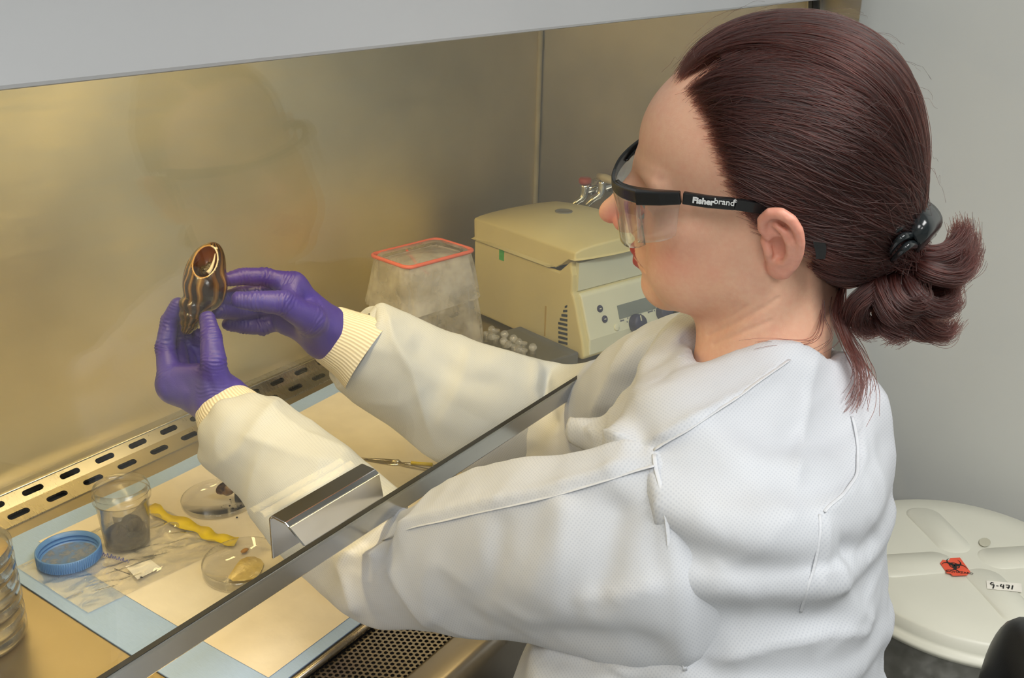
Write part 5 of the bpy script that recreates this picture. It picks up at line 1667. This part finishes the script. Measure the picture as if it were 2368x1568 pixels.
sc_ = np.where(inn[:, None], np.array(srgb(30, 24, 12)) * (1 - vin) + np.array(srgb(120, 66, 38)) * vin, sc_)
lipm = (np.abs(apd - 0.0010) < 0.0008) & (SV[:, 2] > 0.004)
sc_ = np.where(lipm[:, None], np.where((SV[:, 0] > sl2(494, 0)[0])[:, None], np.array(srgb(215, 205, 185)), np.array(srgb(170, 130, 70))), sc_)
k_ = NT('large_shell'); at = k_.n('ShaderNodeVertexColor'); at.layer_name = 'Col'; k_.l(at.outputs[0], k_.bsdf.inputs['Base Color'])
nz = k_.n('ShaderNodeTexNoise'); nz.inputs['Scale'].default_value = 220; nz.inputs['Detail'].default_value = 4; tc = k_.n('ShaderNodeTexCoord'); k_.l(tc.outputs['Object'], nz.inputs['Vector'])
bp = k_.n('ShaderNodeBump'); bp.inputs['Strength'].default_value = 0.35; bp.inputs['Distance'].default_value = 0.0012; k_.l(nz.outputs['Fac'], bp.inputs['Height']); k_.l(bp.outputs[0], k_.bsdf.inputs['Normal'])
k_.set(Roughness=0.20, Coat_Weight=0.4, Coat_Roughness=0.06)
bs = thing('snail', 'large glossy brown striped snail held up between the purple gloves', 'snail', SO_)
to_w = lambda q: np.asarray(q) @ np.stack([sx_, su_, sn_], 0) + SO_
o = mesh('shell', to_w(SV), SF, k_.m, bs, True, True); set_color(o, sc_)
# retracted wet body inside the mouth of the shell
bdy = [sl2(474, 636, 0.0125), sl2(482, 630, 0.0140), sl2(491, 622, 0.0130), sl2(494, 610, 0.0110)]
mesh('foot', to_w(np.array(tube(spline(bdy, 14), np.interp(np.linspace(0, 1, 14), [0, .4, 1], [0.0045, 0.0068, 0.003]), 14)[0])), tube(spline(bdy, 14), 0.005, 14)[1], mat('wet_body', srgb(46, 40, 20), 0.08, var=0.5, scale=260, bump=0.9, bscale=420), bs, True, True)
mesh('columella', to_w(np.array(tube(spline([sl2(503, 588, 0.0085), sl2(502, 606, 0.0125), sl2(498, 624, 0.0165), sl2(492, 634, 0.0185)], 12), np.linspace(0.0006, 0.0026, 12), 8)[0])), tube(spline([sl2(503, 588), sl2(502, 606), sl2(498, 624), sl2(492, 634)], 12), 0.001, 8)[1], mat('columella_white', srgb(214, 204, 188), 0.2), bs, True, True)
# ------------------------------------------------------------------ hair
hl_px = [(1582, 208), (1620, 275), (1648, 350), (1672, 420), (1700, 468), (1722, 500), (1738, 530)]
HL = [hp(1532, 162, y=-0.004)] + [ray_head(*q) for q in hl_px]
PART = [ray_head(*q) for q in ((1575, 200), (1612, 178), (1655, 160), (1705, 150))]
CLIP = hp(2080, 545, y=0.0)
HC = np.array([-0.008, 0.0, -0.012])


def hair_sdf(p):
    d = sd_ell(p, (-0.012, 0, 0.0445), (0.0945, 0.0765, 0.0905))
    d = smin(d, sd_ell(p, (0.020, 0, 0.060), (0.060, 0.060, 0.060)), 0.03)
    d = smin(d, sd_ell(p, (-0.060, 0, 0.000), (0.046, 0.060, 0.060)), 0.03)
    d = smin(d, sd_cone(p, (-0.06, 0, 0.0), CLIP * np.array([0.94, 1, 1]), 0.045, 0.018), 0.03)
    return d


def star_radius(dirs, f, r0=0.02, r1=0.26, it=24):
    lo = np.full(len(dirs), r0); hi = np.full(len(dirs), r1)
    for _ in range(it):
        m = (lo + hi) / 2; v = f(HC + dirs * m[:, None])
        lo = np.where(v < 0, m, lo); hi = np.where(v < 0, hi, m)
    return (lo + hi) / 2


poly = [(q[0], q[2]) for q in HL] + [(0.006, 0.020), (0.004, 0.031), (-0.020, 0.036), (-0.036, 0.022), (-0.036, -0.010), (-0.034, -0.045), (-0.040, -0.085), (-0.12, -0.10), (-0.20, 0.0), (-0.16, 0.2), (0.03, 0.2), (HL[0][0] - 0.01, 0.145), (HL[0][0] + 0.003, HL[0][2] + 0.008)]
poly = np.array(poly)


def poly_sd(x, z, pl):
    d = np.full(len(x), 1e9); ins = np.zeros(len(x), bool)
    for i in range(len(pl)):
        a = pl[i]; b = pl[(i + 1) % len(pl)]; ba = b - a
        px_, pz_ = x - a[0], z - a[1]
        t = np.clip((px_ * ba[0] + pz_ * ba[1]) / (ba @ ba), 0, 1)
        d = np.minimum(d, np.hypot(px_ - t * ba[0], pz_ - t * ba[1]))
        c = ((a[1] > z) != (b[1] > z)) & (x < (b[0] - a[0]) * (z - a[1]) / (b[1] - a[1] + 1e-12) + a[0])
        ins ^= c
    return np.where(ins, -d, d)


def cap_sdf(p):
    d = smax(hair_sdf(p) + 0.0080, poly_sd(p[:, 0], p[:, 2], poly) + 0.018, 0.008)
    return smax(d, -(sd_chain(p, PART, [0.010, 0.009, 0.008, 0.004])), 0.004)


CV, CF = surfnet(cap_sdf, (-0.15, -0.10, -0.12), (0.10, 0.10, 0.15), 0.003)
hair = bpy.data.objects.new('hair', None); C.objects.link(hair); hair.parent = person


def hair_mat(name, c_dark, c_lit):
    k = NT(name); k.t.nodes.remove(k.bsdf)
    b = k.n('ShaderNodeBsdfHairPrincipled'); b.model = 'CHIANG'; b.parametrization = 'COLOR'
    hi = k.n('ShaderNodeHairInfo')
    rp = k.n('ShaderNodeValToRGB'); rp.color_ramp.elements[0].color = (*c_dark, 1); rp.color_ramp.elements[1].color = (*c_lit, 1)
    k.l(hi.outputs['Random'], rp.inputs['Fac']); k.l(rp.outputs[0], b.inputs['Color'])
    b.inputs['Roughness'].default_value = 0.32; b.inputs['Radial Roughness'].default_value = 0.45; b.inputs['Coat'].default_value = 0.0
    k.l(b.outputs[0], k.out.inputs['Surface'])
    return k.m


m_hair = hair_mat('hair_auburn', srgb(28, 14, 13), srgb(66, 31, 26))
m_cap = mat('hair_under', srgb(46, 22, 20), 0.6, col2=srgb(66, 32, 27), scale=40, stretch=(1, 6, 6))
mesh('hair_mass', h2w(laplace(CV, CF, 2)), CF, m_cap, hair, True, True)

# hair shade and hair stubs painted into the scalp colour, except along the parting
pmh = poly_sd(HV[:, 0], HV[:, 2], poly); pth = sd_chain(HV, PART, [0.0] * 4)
wscalp = np.clip(-pmh / 0.010, 0, 1) * np.clip((pth - 0.002) / 0.005, 0.15, 1) * (HV[:, 2] > -0.09) * (~eard) * 0.85
col = col * (1 - wscalp[:, None]) + np.array(srgb(52, 27, 23)) * wscalp[:, None]
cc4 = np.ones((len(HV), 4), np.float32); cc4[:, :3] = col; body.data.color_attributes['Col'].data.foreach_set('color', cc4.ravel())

# strands: combed from the hairline back to the clip
pm = poly_sd(HV[:, 0], HV[:, 2], poly)
cand = np.where((pm < 0.005) & (HV[:, 2] > -0.085) & (~eard))[0]
wgt = np.where(pm[cand] < 0, np.exp(-np.abs(pm[cand]) / 0.012) * 1.6 + 0.55, 0.9 * np.exp(-pm[cand] / 0.0018))
ptd = sd_chain(HV[cand], PART, [0.0, 0.0, 0.0, 0.0]); wgt = wgt * np.clip((ptd - 0.0025) / 0.004, 0.03, 1)
NS, NPTS = 42000, 16
roots = rng.choice(cand, NS, p=wgt / wgt.sum())
rp_ = HV[roots] + rng.normal(0, 0.0012, (NS, 3))
d0 = rp_ - HC; r0 = np.linalg.norm(d0, axis=1); d0 /= r0[:, None]
cl = CLIP + rng.normal(0, 1, (NS, 3)) * np.array([0.006, 0.010, 0.012])
d1 = cl - HC; r1 = np.linalg.norm(d1, axis=1); d1 /= r1[:, None]
om = np.arccos(np.clip((d0 * d1).sum(1), -0.9999, 0.9999)); so = np.sin(om)
lay = 0.0065 * rng.uniform(0, 1, NS) ** 1.5 - 0.0006
ph = rng.uniform(0, 6.28, NS); wv_ = rng.normal(0, 0.0020, NS)
pts = np.zeros((NS, NPTS, 3))
side_ax = np.cross(d0, d1); side_ax /= np.linalg.norm(side_ax, axis=1, keepdims=True) + 1e-9
for j in range(NPTS):
    t = j / (NPTS - 1)
    dd = (np.sin((1 - t) * om) / so)[:, None] * d0 + (np.sin(t * om) / so)[:, None] * d1
    dd /= np.linalg.norm(dd, axis=1, keepdims=True)
    ro = star_radius(dd, hair_sdf)
    rise = 1 - np.exp(-t * 9.0)
    if j == 0: gap0 = np.maximum(ro - r0, 0)
    r_ = ro - lay * rise - gap0 * (1 - rise)
    if t > 0.8: r_ = r_ * (1 - (t - 0.8) / 0.2) + r1 * (t - 0.8) / 0.2
    # lift the locks where they leave a parting, and let them sag a little towards the ear
    sag = 0.010 * np.sin(math.pi * t) * (np.abs(d0[:, 1]) > 0.12) * np.sign(d0[:, 1])
    pts[:, j] = HC + dd * r_[:, None] + side_ax * (wv_ * np.sin(3.0 * t * math.pi + ph) * math.sin(math.pi * min(1, t * 1.1)))[:, None]
    pts[:, j, 2] -= np.abs(sag) * 0.8
clump = vnoise(np.concatenate([d0 * 14], 1), 21)
pts += (np.linspace(0, 1, NPTS)[None, :, None] * (1 - np.linspace(0, 1, NPTS))[None, :, None]) * 4 * 0.0022 * clump[:, None, None] * (d0 + d1)[:, None, :]
# leave the parting open: no lock crosses it
unit = lambda q: (q - HC) / np.linalg.norm(q - HC, axis=-1, keepdims=True)
PD = [q * 0.13 for q in unit(np.array(PART))]
near_part = np.min([sd_chain(unit(pts[:, j]) * 0.13, PD, [0.0036, 0.0032, 0.0026, 0.0010]) for j in range(0, 7)], axis=0) < 0
pts = pts[~near_part]; NS = len(pts)
strand_sets = [(h2w(pts.reshape(-1, 3)).reshape(NS, NPTS, 3), 0.00022, 0.00020)]


def clumps(guides, n, spread, jit=0.004, npts=18, r=(0.0004, 0.00012), frizz=0.002):
    out = []
    for g in guides:
        c = spline([P(*q) for q in g], npts); t_, N_, B_ = frames(c)
        for _ in range(n):
            a = rng.uniform(0, 6.28); rr = spread * math.sqrt(rng.uniform()); tw = rng.uniform(-1.5, 1.5); ln_ = rng.uniform(0.7, 1.0)
            s_ = np.linspace(0, 1, npts); prof = np.interp(s_, [0, 0.25, 0.7, 1], [0.55, 1.0, 0.85, 0.42])
            o_ = (np.cos(a + tw * s_) * rr * prof)[:, None] * N_ + (np.sin(a + tw * s_) * rr * prof)[:, None] * B_
            k = c + o_ + (np.sin(s_ * rng.uniform(3, 7) + rng.uniform(0, 6)) * frizz * s_)[:, None] * N_ + rng.normal(0, jit, 3) * (s_ ** 2)[:, None]
            idx = s_ * ln_ * (npts - 1); i0 = np.floor(idx).astype(int); i1 = np.minimum(i0 + 1, npts - 1); f_ = (idx - i0)[:, None]
            out.append(k[i0] * (1 - f_) + k[i1] * f_)
    return np.array(out)


D = 0.772
tail = [[(2085, 555, D), (2140, 590, D - .01), (2195, 582, D - .01), (2222, 545, D), (2222, 508, D)],
        [(2085, 565, D), (2150, 608, D), (2212, 608, D), (2242, 570, D + .01), (2236, 520, D + .01)],
        [(2080, 575, D), (2140, 625, D - .02), (2205, 640, D - .02), (2240, 610, D - .01), (2246, 570, D - .01)],
        [(2075, 580, D), (2125, 660, D + .01), (2185, 672, D), (2222, 640, D)],
        [(2070, 585, D), (2110, 680, D - .02), (2160, 715, D - .02), (2200, 700, D - .01), (2195, 660, D)],
        [(2065, 585, D), (2085, 690, D - .01), (2130, 755, D - .01), (2185, 770, D), (2212, 738, D)],
        [(2060, 585, D), (2070, 690, D + .01), (2095, 750, D), (2150, 765, D), (2175, 735, D + .01)],
        [(2050, 590, D), (2040, 690, D), (2050, 750, D - .01), (2085, 770, D - .01), (2060, 785, D)],
        [(2040, 590, D), (2010, 680, D - .01), (1985, 725, D - .01), (2010, 760, D), (2050, 745, D)],
        [(2045, 590, D), (2025, 660, D - .02), (1980, 705, D - .02), (1975, 745, D - .01), (2020, 770, D)],
        [(2060, 590, D), (2060, 670, D - .025), (2090, 710, D - .03), (2130, 700, D - .02), (2120, 660, D - .02)],
        [(2055, 600, D), (2030, 650, D - .02), (2060, 720, D - .03), (2110, 740, D - .02)]]
ts = clumps(tail, 420, 0.0080, 0.004)
strand_sets.append((ts, 0.00028, 0.00012))
loose = [[(1955, 640, .775), (1935, 720, .765), (1958, 790, .755), (1992, 860, .742), (1990, 920, .738), (1962, 968, .732)], [(1950, 650, .775), (1945, 740, .765), (1985, 820, .75), (2000, 880, .742), (1975, 950, .735)],
         [(1930, 650, .77), (1915, 720, .76), (1935, 780, .752), (1890, 818, .742), (1862, 820, .738)], [(1900, 660, .76), (1905, 730, .756), (1880, 790, .745), (1780, 795, .735), (1700, 812, .735)]]
strand_sets.append((clumps(loose[:2], 34, 0.005, 0.006), 0.00038, 0.00015))
strand_sets.append((clumps(loose[2:], 5, 0.003, 0.005), 0.00032, 0.00012))
# wisps standing off the crown
NF = 60
fr_ = rng.choice(cand, NF); fd = HV[fr_] - HC; fl_ = np.linalg.norm(fd, axis=1); fd /= fl_[:, None]
fo = star_radius(fd, hair_sdf); tn_ = CLIP - (HC + fd * fo[:, None]); tn_ -= fd * (tn_ * fd).sum(1)[:, None]; tn_ /= np.linalg.norm(tn_, axis=1)[:, None] + 1e-9
s_ = np.linspace(0, 1, 8); Lw = rng.uniform(0.015, 0.045, NF); hw = rng.uniform(0.001, 0.006, NF)
wisp = np.stack([h2w(HC + fd * (fo + 0.0005 + hw * math.sin(math.pi * q * 0.8))[:, None] + tn_ * (Lw * q)[:, None] + np.cross(fd, tn_) * (rng.normal(0, 0.3, NF) * Lw * q * q)[:, None]) for q in s_], 1)
strand_sets.append((wisp, 0.00010, 0.00006))


def add_strands(name, sets, m, parent):
    cu = bpy.data.hair_curves.new(name)
    sizes = [s.shape[1] for s, a, b in sets for _ in range(len(s))]
    cu.add_curves(sizes)
    P_ = np.concatenate([s.reshape(-1, 3) for s, a, b in sets])
    Rr = np.concatenate([np.tile(np.linspace(a, b, s.shape[1]) * np.clip(0.25 + np.linspace(0, 1, s.shape[1]) * 5, 0, 1), len(s)) for s, a, b in sets])
    cu.attributes['position'].data.foreach_set('vector', P_.ravel().astype(np.float32))
    ra = cu.attributes.get('radius') or cu.attributes.new('radius', 'FLOAT', 'POINT')
    ra.data.foreach_set('value', Rr.astype(np.float32))
    cu.materials.append(m)
    o = bpy.data.objects.new(name, cu); C.objects.link(o); o.parent = parent
    bpy.context.view_layer.update(); o.matrix_world = Matrix.Identity(4)
    o['kind'] = 'stuff'
    return o


add_strands('hair_strands', strand_sets, m_hair, hair)

# ------------------------------------------------------------------ claw clip
m_clip = mat('clip_black', (0.012, 0.016, 0.018), 0.18, var=0.1)
cp = thing('hair_clip', 'glossy black claw clip gathering the dark red hair', 'hair clip', P(2090, 540, 0.75))
def px_sheet(rows, nx, ny):
    rows = [spline([P(*q) for q in r], nx) for r in rows]
    cols = np.array([spline([r[i] for r in rows], ny) for i in range(nx)])
    V = [tuple(cols[i, j]) for j in range(ny) for i in range(nx)]
    return V, [(j * nx + i, j * nx + i + 1, (j + 1) * nx + i + 1, (j + 1) * nx + i) for j in range(ny - 1) for i in range(nx - 1)]
o = mesh('jaw', *px_sheet([[(2074, 512, .735), (2096, 484, .738), (2122, 470, .755)], [(2098, 532, .722), (2124, 500, .722), (2150, 482, .745)], [(2116, 556, .720), (2142, 530, .718), (2167, 510, .742)], [(2112, 578, .735), (2136, 556, .738), (2152, 540, .755)]], 10, 14), m_clip, cp, True, True)
sd_ = o.modifiers.new('t', 'SOLIDIFY'); sd_.thickness = 0.004; sd_.offset = -1
for k, (a, b, c) in enumerate((((2090, 498), (2054, 518), (2036, 550)), ((2098, 522), (2062, 540), (2042, 574)), ((2108, 545), (2074, 560), (2052, 590)), ((2116, 566), (2086, 580), (2064, 602)))):
    mesh('prong', *tube(spline([P(*a, .725), P((a[0] + b[0]) / 2, (a[1] + b[1]) / 2 - 6, .708), P(*b, .708), P(*c, .725)], 14), np.linspace(0.0034, 0.0020, 14), 10), m_clip, cp, True, True)
o = mesh('jaw', *px_sheet([[(2090, 500, .80), (2060, 520, .815), (2040, 560, .815)], [(2120, 540, .795), (2085, 565, .81), (2062, 600, .81)]], 10, 6), m_clip, cp, True, True)
o.modifiers.new('t', 'SOLIDIFY').thickness = 0.003

# ------------------------------------------------------------------ safety glasses (head frame)
m_frame = mat('glasses_black', (0.010, 0.011, 0.012), 0.25, var=0.1)
m_lens = clear_mat('glasses_lens', (0.93, 0.96, 1.0), 0.02, 0.10, 1.2, milk=0.035)
m_logo = mat('logo_white', srgb(225, 228, 228), 0.5)
sg = thing('safety_glasses', 'clear safety glasses with black frame worn by the person', 'glasses', h2w((0.06, 0.0, 0.02)))
def gpart(name, VF, m, parent=sg, smooth=True): return mesh(name, h2w(np.array(VF[0])), VF[1], m, parent, smooth, True)
def band(path, hgt, th, up=np.array([0, 0, 1.0])):
    """strip of height hgt and thickness th along a path"""
    path = np.asarray(path, float); hgt = np.broadcast_to(hgt, len(path)); t = np.gradient(path, axis=0); t /= np.linalg.norm(t, axis=1, keepdims=True)
    V, F = [], []
    for i, p in enumerate(path):
        u = up - t[i] * (up @ t[i]); u /= np.linalg.norm(u); n_ = np.cross(t[i], u)
        for a, b in ((-1, -1), (-1, 1), (1, 1), (1, -1)): V.append(p + u * a * hgt[i] / 2 + n_ * b * th / 2)
    for i in range(len(path) - 1):
        for k in range(4): F.append((4 * i + k, 4 * i + (k + 1) % 4, 4 * i + 4 + (k + 1) % 4, 4 * i + 4 + k))
    F += [(3, 2, 1, 0), tuple(4 * (len(path) - 1) + k for k in range(4))]
    return V, F
cn = hp(1477, 456, y=0.067); j1 = hp(1578, 457, y=0.0745); j2 = hp(1700, 472, y=0.0775); j3 = hp(1775, 482, y=0.0715)
tilt = (cn[2] - j2[2]) / (cn[0] - j2[0])
def brow(y):
    a = abs(y) / cn[1]; return np.array([cn[0] + 0.0250 * (1 - a ** 2.4), y, cn[2] - 0.008 * (1 - a ** 2) + 0.09 * (y - cn[1])])
bw = np.array([brow(y) for y in np.linspace(cn[1], -cn[1], 41)])
o = gpart('brow_bar', band(bw, np.interp(np.abs(bw[:, 1]), [0, 0.06], [0.0070, 0.0092]), 0.0030), m_frame, smooth=False); bevel(o, 0.0008)
mir = np.array([1, -1, 1.0])
for sgn in (1, -1):
    s3 = mir if sgn < 0 else np.ones(3); fo_ = np.array([0, 0, -0.0105 if sgn < 0 else 0.0])
    o = gpart('hinge_block', band(np.array([cn + (0.002, 0.0005, 0), (cn + j1) / 2 + (0, 0.001, 0), j1 + (0.001, 0, 0)]) * s3 + fo_, [0.0105, 0.0102, 0.0094], 0.0046), m_frame, smooth=False); bevel(o, 0.001)
    o = gpart('temple', band(np.array([j1 - (0.0004, 0, 0), (j1 + j2) / 2 + (0, 0.0012, 0), j2]) * s3 + fo_, [0.0090, 0.0088, 0.0084], 0.0036), m_frame, smooth=False); bevel(o, 0.0008)
    tipc = spline(np.array([j2, j3, j3 + (-0.016, -0.002, 0.000), j3 + (-0.030, -0.003, -0.012), j3 + (-0.037, -0.003, -0.030), j3 + (-0.038, -0.003, -0.040)]) * s3 + fo_, 18)
    gpart('temple_tip', band(tipc, np.interp(np.linspace(0, 1, 18), [0, .3, .8, 1], [0.0075, 0.0070, 0.0080, 0.006]), 0.0032), m_frame, smooth=False)
    # brow shelf from the bar back to the temple
    ys_ = np.linspace(cn[1], 0.030, 14)
    V = [brow(y) * s3 + (0, 0, 0.003) + fo_ for y in ys_] + [np.array([brow(y)[0] - 0.003 - 0.024 * (y / cn[1]) ** 6, y * 0.985, brow(y)[2] + 0.0035 + 0.001 * (1 - y / cn[1])]) * s3 + fo_ for y in ys_]
    o = gpart('brow_shelf', (V, [(i, i + 1, 14 + i + 1, 14 + i) for i in range(13)]), m_frame); o.modifiers.new('t', 'SOLIDIFY').thickness = 0.0012
    # side shield
    zt = -0.004
    V, F = sheet(10, 8, lambda s, t: tuple((np.array([cn[0] + 0.001 - s * (cn[0] - j1[0]) * (1.0 - 0.10 * t * s), cn[1] + 0.0008 + s * (j1[1] - cn[1] - 0.001), cn[2] + s * (j1[2] - cn[2]) + zt - t * (0.0335 - 0.006 * s ** 3)]) + np.array([0.0005, -0.004 * t, 0])) * s3 + fo_))
    o = gpart('side_shield', (V, F), m_lens); o.modifiers.new('t', 'SOLIDIFY').thickness = 0.0012
V, F = sheet(41, 12, lambda s, t: tuple(brow(cn[1] - s * 2 * cn[1]) + np.array([0.001 - 0.004 * t, 0, -0.003 - t * (0.044 - 0.012 * max(0, 1 - abs(2 * s - 1) * 5) - 0.008 * abs(2 * s - 1) ** 6)])))
o = gpart('lens', (V, F), m_lens); o.modifiers.new('t', 'SOLIDIFY').thickness = 0.0018
# maker's name on the near temple
tdir = (j1 - j2); tdir /= np.linalg.norm(tdir); xw = HR @ (-tdir); nw = HR @ np.array([0.0, 1.0, 0.0]); nw -= xw * (xw @ nw); nw /= np.linalg.norm(nw); uw = np.cross(nw, xw)
def on_temple(px, py):
    q = hp(px, py, y=(j1[1] + j2[1]) / 2 + 0.0040); return h2w(q)
def tmat(p):
    Mx = Matrix.Identity(4)
    for i in range(3): Mx[i][0] = xw[i]; Mx[i][1] = uw[i]; Mx[i][2] = nw[i]; Mx[i][3] = p[i]
    return Mx
sgi = sg.matrix_world.inverted() if False else Matrix.Translation(-Vector(h2w((0.06, 0.0, 0.02))))
text_mesh('logo', 'Fisher', 0.0060, m_logo, sg, sgi @ tmat(on_temple(1626, 466)), 0.00028)
text_mesh('logo', 'brand', 0.0060, m_logo, sg, sgi @ tmat(on_temple(1675, 468)), 0.00006)
text_mesh('logo', '®', 0.0034, m_logo, sg, sgi @ tmat(on_temple(1700, 466)), 0.0)
# ------------------------------------------------------------------ chair behind the person
m_vinyl = mat('chair_vinyl', (0.012, 0.013, 0.016), 0.33, var=0.15, scale=60, bump=0.05, bscale=500)
m_cmetal = steel('chair_chrome', (0.7, 0.7, 0.7), 0.2, (1, 1, 1), bump=0)
ch = thing('office_chair', 'black padded office chair behind the person, cut off by the lower right corner', 'chair', (0.80, -0.05, 0.0), math.radians(15))
def puff(name, w, h, t, loc, R):
    """rounded cushion, w x h, thickness t"""
    V, F = sheet(28, 24, lambda s, q: (0, 0, 0)); V = []
    nu, nv = 36, 18
    for j in range(nv + 1):
        ph = -math.pi / 2 + math.pi * j / nv
        for i in range(nu):
            a = 2 * math.pi * i / nu; e = lambda v, p: math.copysign(abs(v) ** p, v)
            V.append((w / 2 * e(math.cos(a), 0.55) * e(math.cos(ph), 0.45), h / 2 * e(math.sin(a), 0.55) * e(math.cos(ph), 0.45), t / 2 * e(math.sin(ph), 0.8)))
    F = [(j * nu + i, j * nu + (i + 1) % nu, (j + 1) * nu + (i + 1) % nu, (j + 1) * nu + i) for j in range(nv) for i in range(nu)]
    return mesh(name, rot_pts(V, R, loc), F, m_vinyl, ch, True)

CRot = np.array(Matrix.Rotation(-math.radians(15), 3, 'Z'))
loc_ = lambda p: CRot @ (np.asarray(p) - np.array([0.80, -0.05, 0.0]))
axes = np.stack([CRot @ L_B, np.array([0, 0, 1.0]), CRot @ F_B], 1)
bc_ = P(2375, 1965, 0.99)
puff('backrest', 0.42, 0.36, 0.085, loc_(bc_), axes)
edge = [(0.2135 * math.copysign(abs(math.cos(a)) ** 0.55, math.cos(a)), 0.1835 * math.copysign(abs(math.sin(a)) ** 0.55, math.sin(a)), -0.006) for a in np.linspace(0, 2 * math.pi, 73)[:-1]]
mesh('piping', rot_pts(tube(edge, 0.0045, 8, closed=True)[0], axes, loc_(bc_)), tube(edge, 0.0045, 8, closed=True)[1], m_vinyl, ch, True)
sc_c = np.array([0.72, 0.19, 0.43])
puff('seat', 0.44, 0.44, 0.09, loc_(sc_c), np.stack([CRot @ L_B, CRot @ F_B, np.array([0, 0, 1.0])], 1))
mesh('back_bar', *tube([loc_(sc_c + (0, 0, -0.05)), loc_(sc_c - F_B * 0.24 + (0, 0, -0.05)), loc_(bc_ - F_B * 0.06 + (0, 0, -0.15)), loc_(bc_ - F_B * 0.05)], 0.014, 12), m_cmetal, ch, True)
mesh('column', *tube([loc_(sc_c * (1, 1, 0) + (0, 0, 0.09)), loc_(sc_c + (0, 0, -0.03))], 0.025, 16), m_cmetal, ch, True)
for k in range(5):
    a = 2 * math.pi * k / 5 + 0.3; e = sc_c * (1, 1, 0) + np.array([0.27 * math.cos(a), 0.27 * math.sin(a), 0.065])
    mesh('foot_spoke', *tube([loc_(sc_c * (1, 1, 0) + (0, 0, 0.10)), loc_(e)], [0.022, 0.014], 10), m_vinyl, ch, True)
    mesh('caster', rot_pts(lathe([(0, -0.012), (0.028, -0.012), (0.0295, 0), (0.028, 0.012), (0, 0.012)], 18)[0], rot('X', 90), loc_(e * (1, 1, 0) + (0, 0, 0.0305))), lathe([(0, -0.012), (0.028, -0.012), (0.0295, 0), (0.028, 0.012), (0, 0.012)], 18)[1], m_vinyl, ch, True)

# the seated person's legs under the gown and the cabinet
def leg_sdf(p):
    d = None
    for s in (-1, 1):
        hip = np.array([0.735, 0.20, 0.555]) + L_B * 0.085 * s; knee = hip + F_B * 0.40 + L_B * 0.02 * s + (0, 0, -0.085); ank = knee + F_B * -0.03 + (0, 0, -0.39)
        e = sd_chain(p, [hip, knee, ank], [0.075, 0.056, 0.042], 0.03)
        d = e if d is None else smin(d, e, 0.02)
    return d
LV, LF = surfnet(leg_sdf, (0.35, 0.05, 0.02), (1.05, 0.75, 0.68), 0.009)
mesh('trousers', laplace(LV, LF, 3), LF, mat('trouser_cloth', srgb(40, 44, 58), 0.8, bump=0.2), person, True, True)
for s in (-1, 1):
    ank = np.array([0.735, 0.20, 0.555]) + L_B * 0.105 * s + F_B * 0.37 + (0, 0, -0.475)
    pts_ = [ank - F_B * 0.06 + (0, 0, -0.035), ank + (0, 0, -0.03), ank + F_B * 0.09 + (0, 0, -0.045), ank + F_B * 0.17 + (0, 0, -0.055)]
    mesh('shoe', *tube(spline(pts_, 16), np.interp(np.linspace(0, 1, 16), [0, .1, .4, .9, 1], [0.015, 0.038, 0.040, 0.026, 0.01]), 16), m_vinyl, person, True, True)
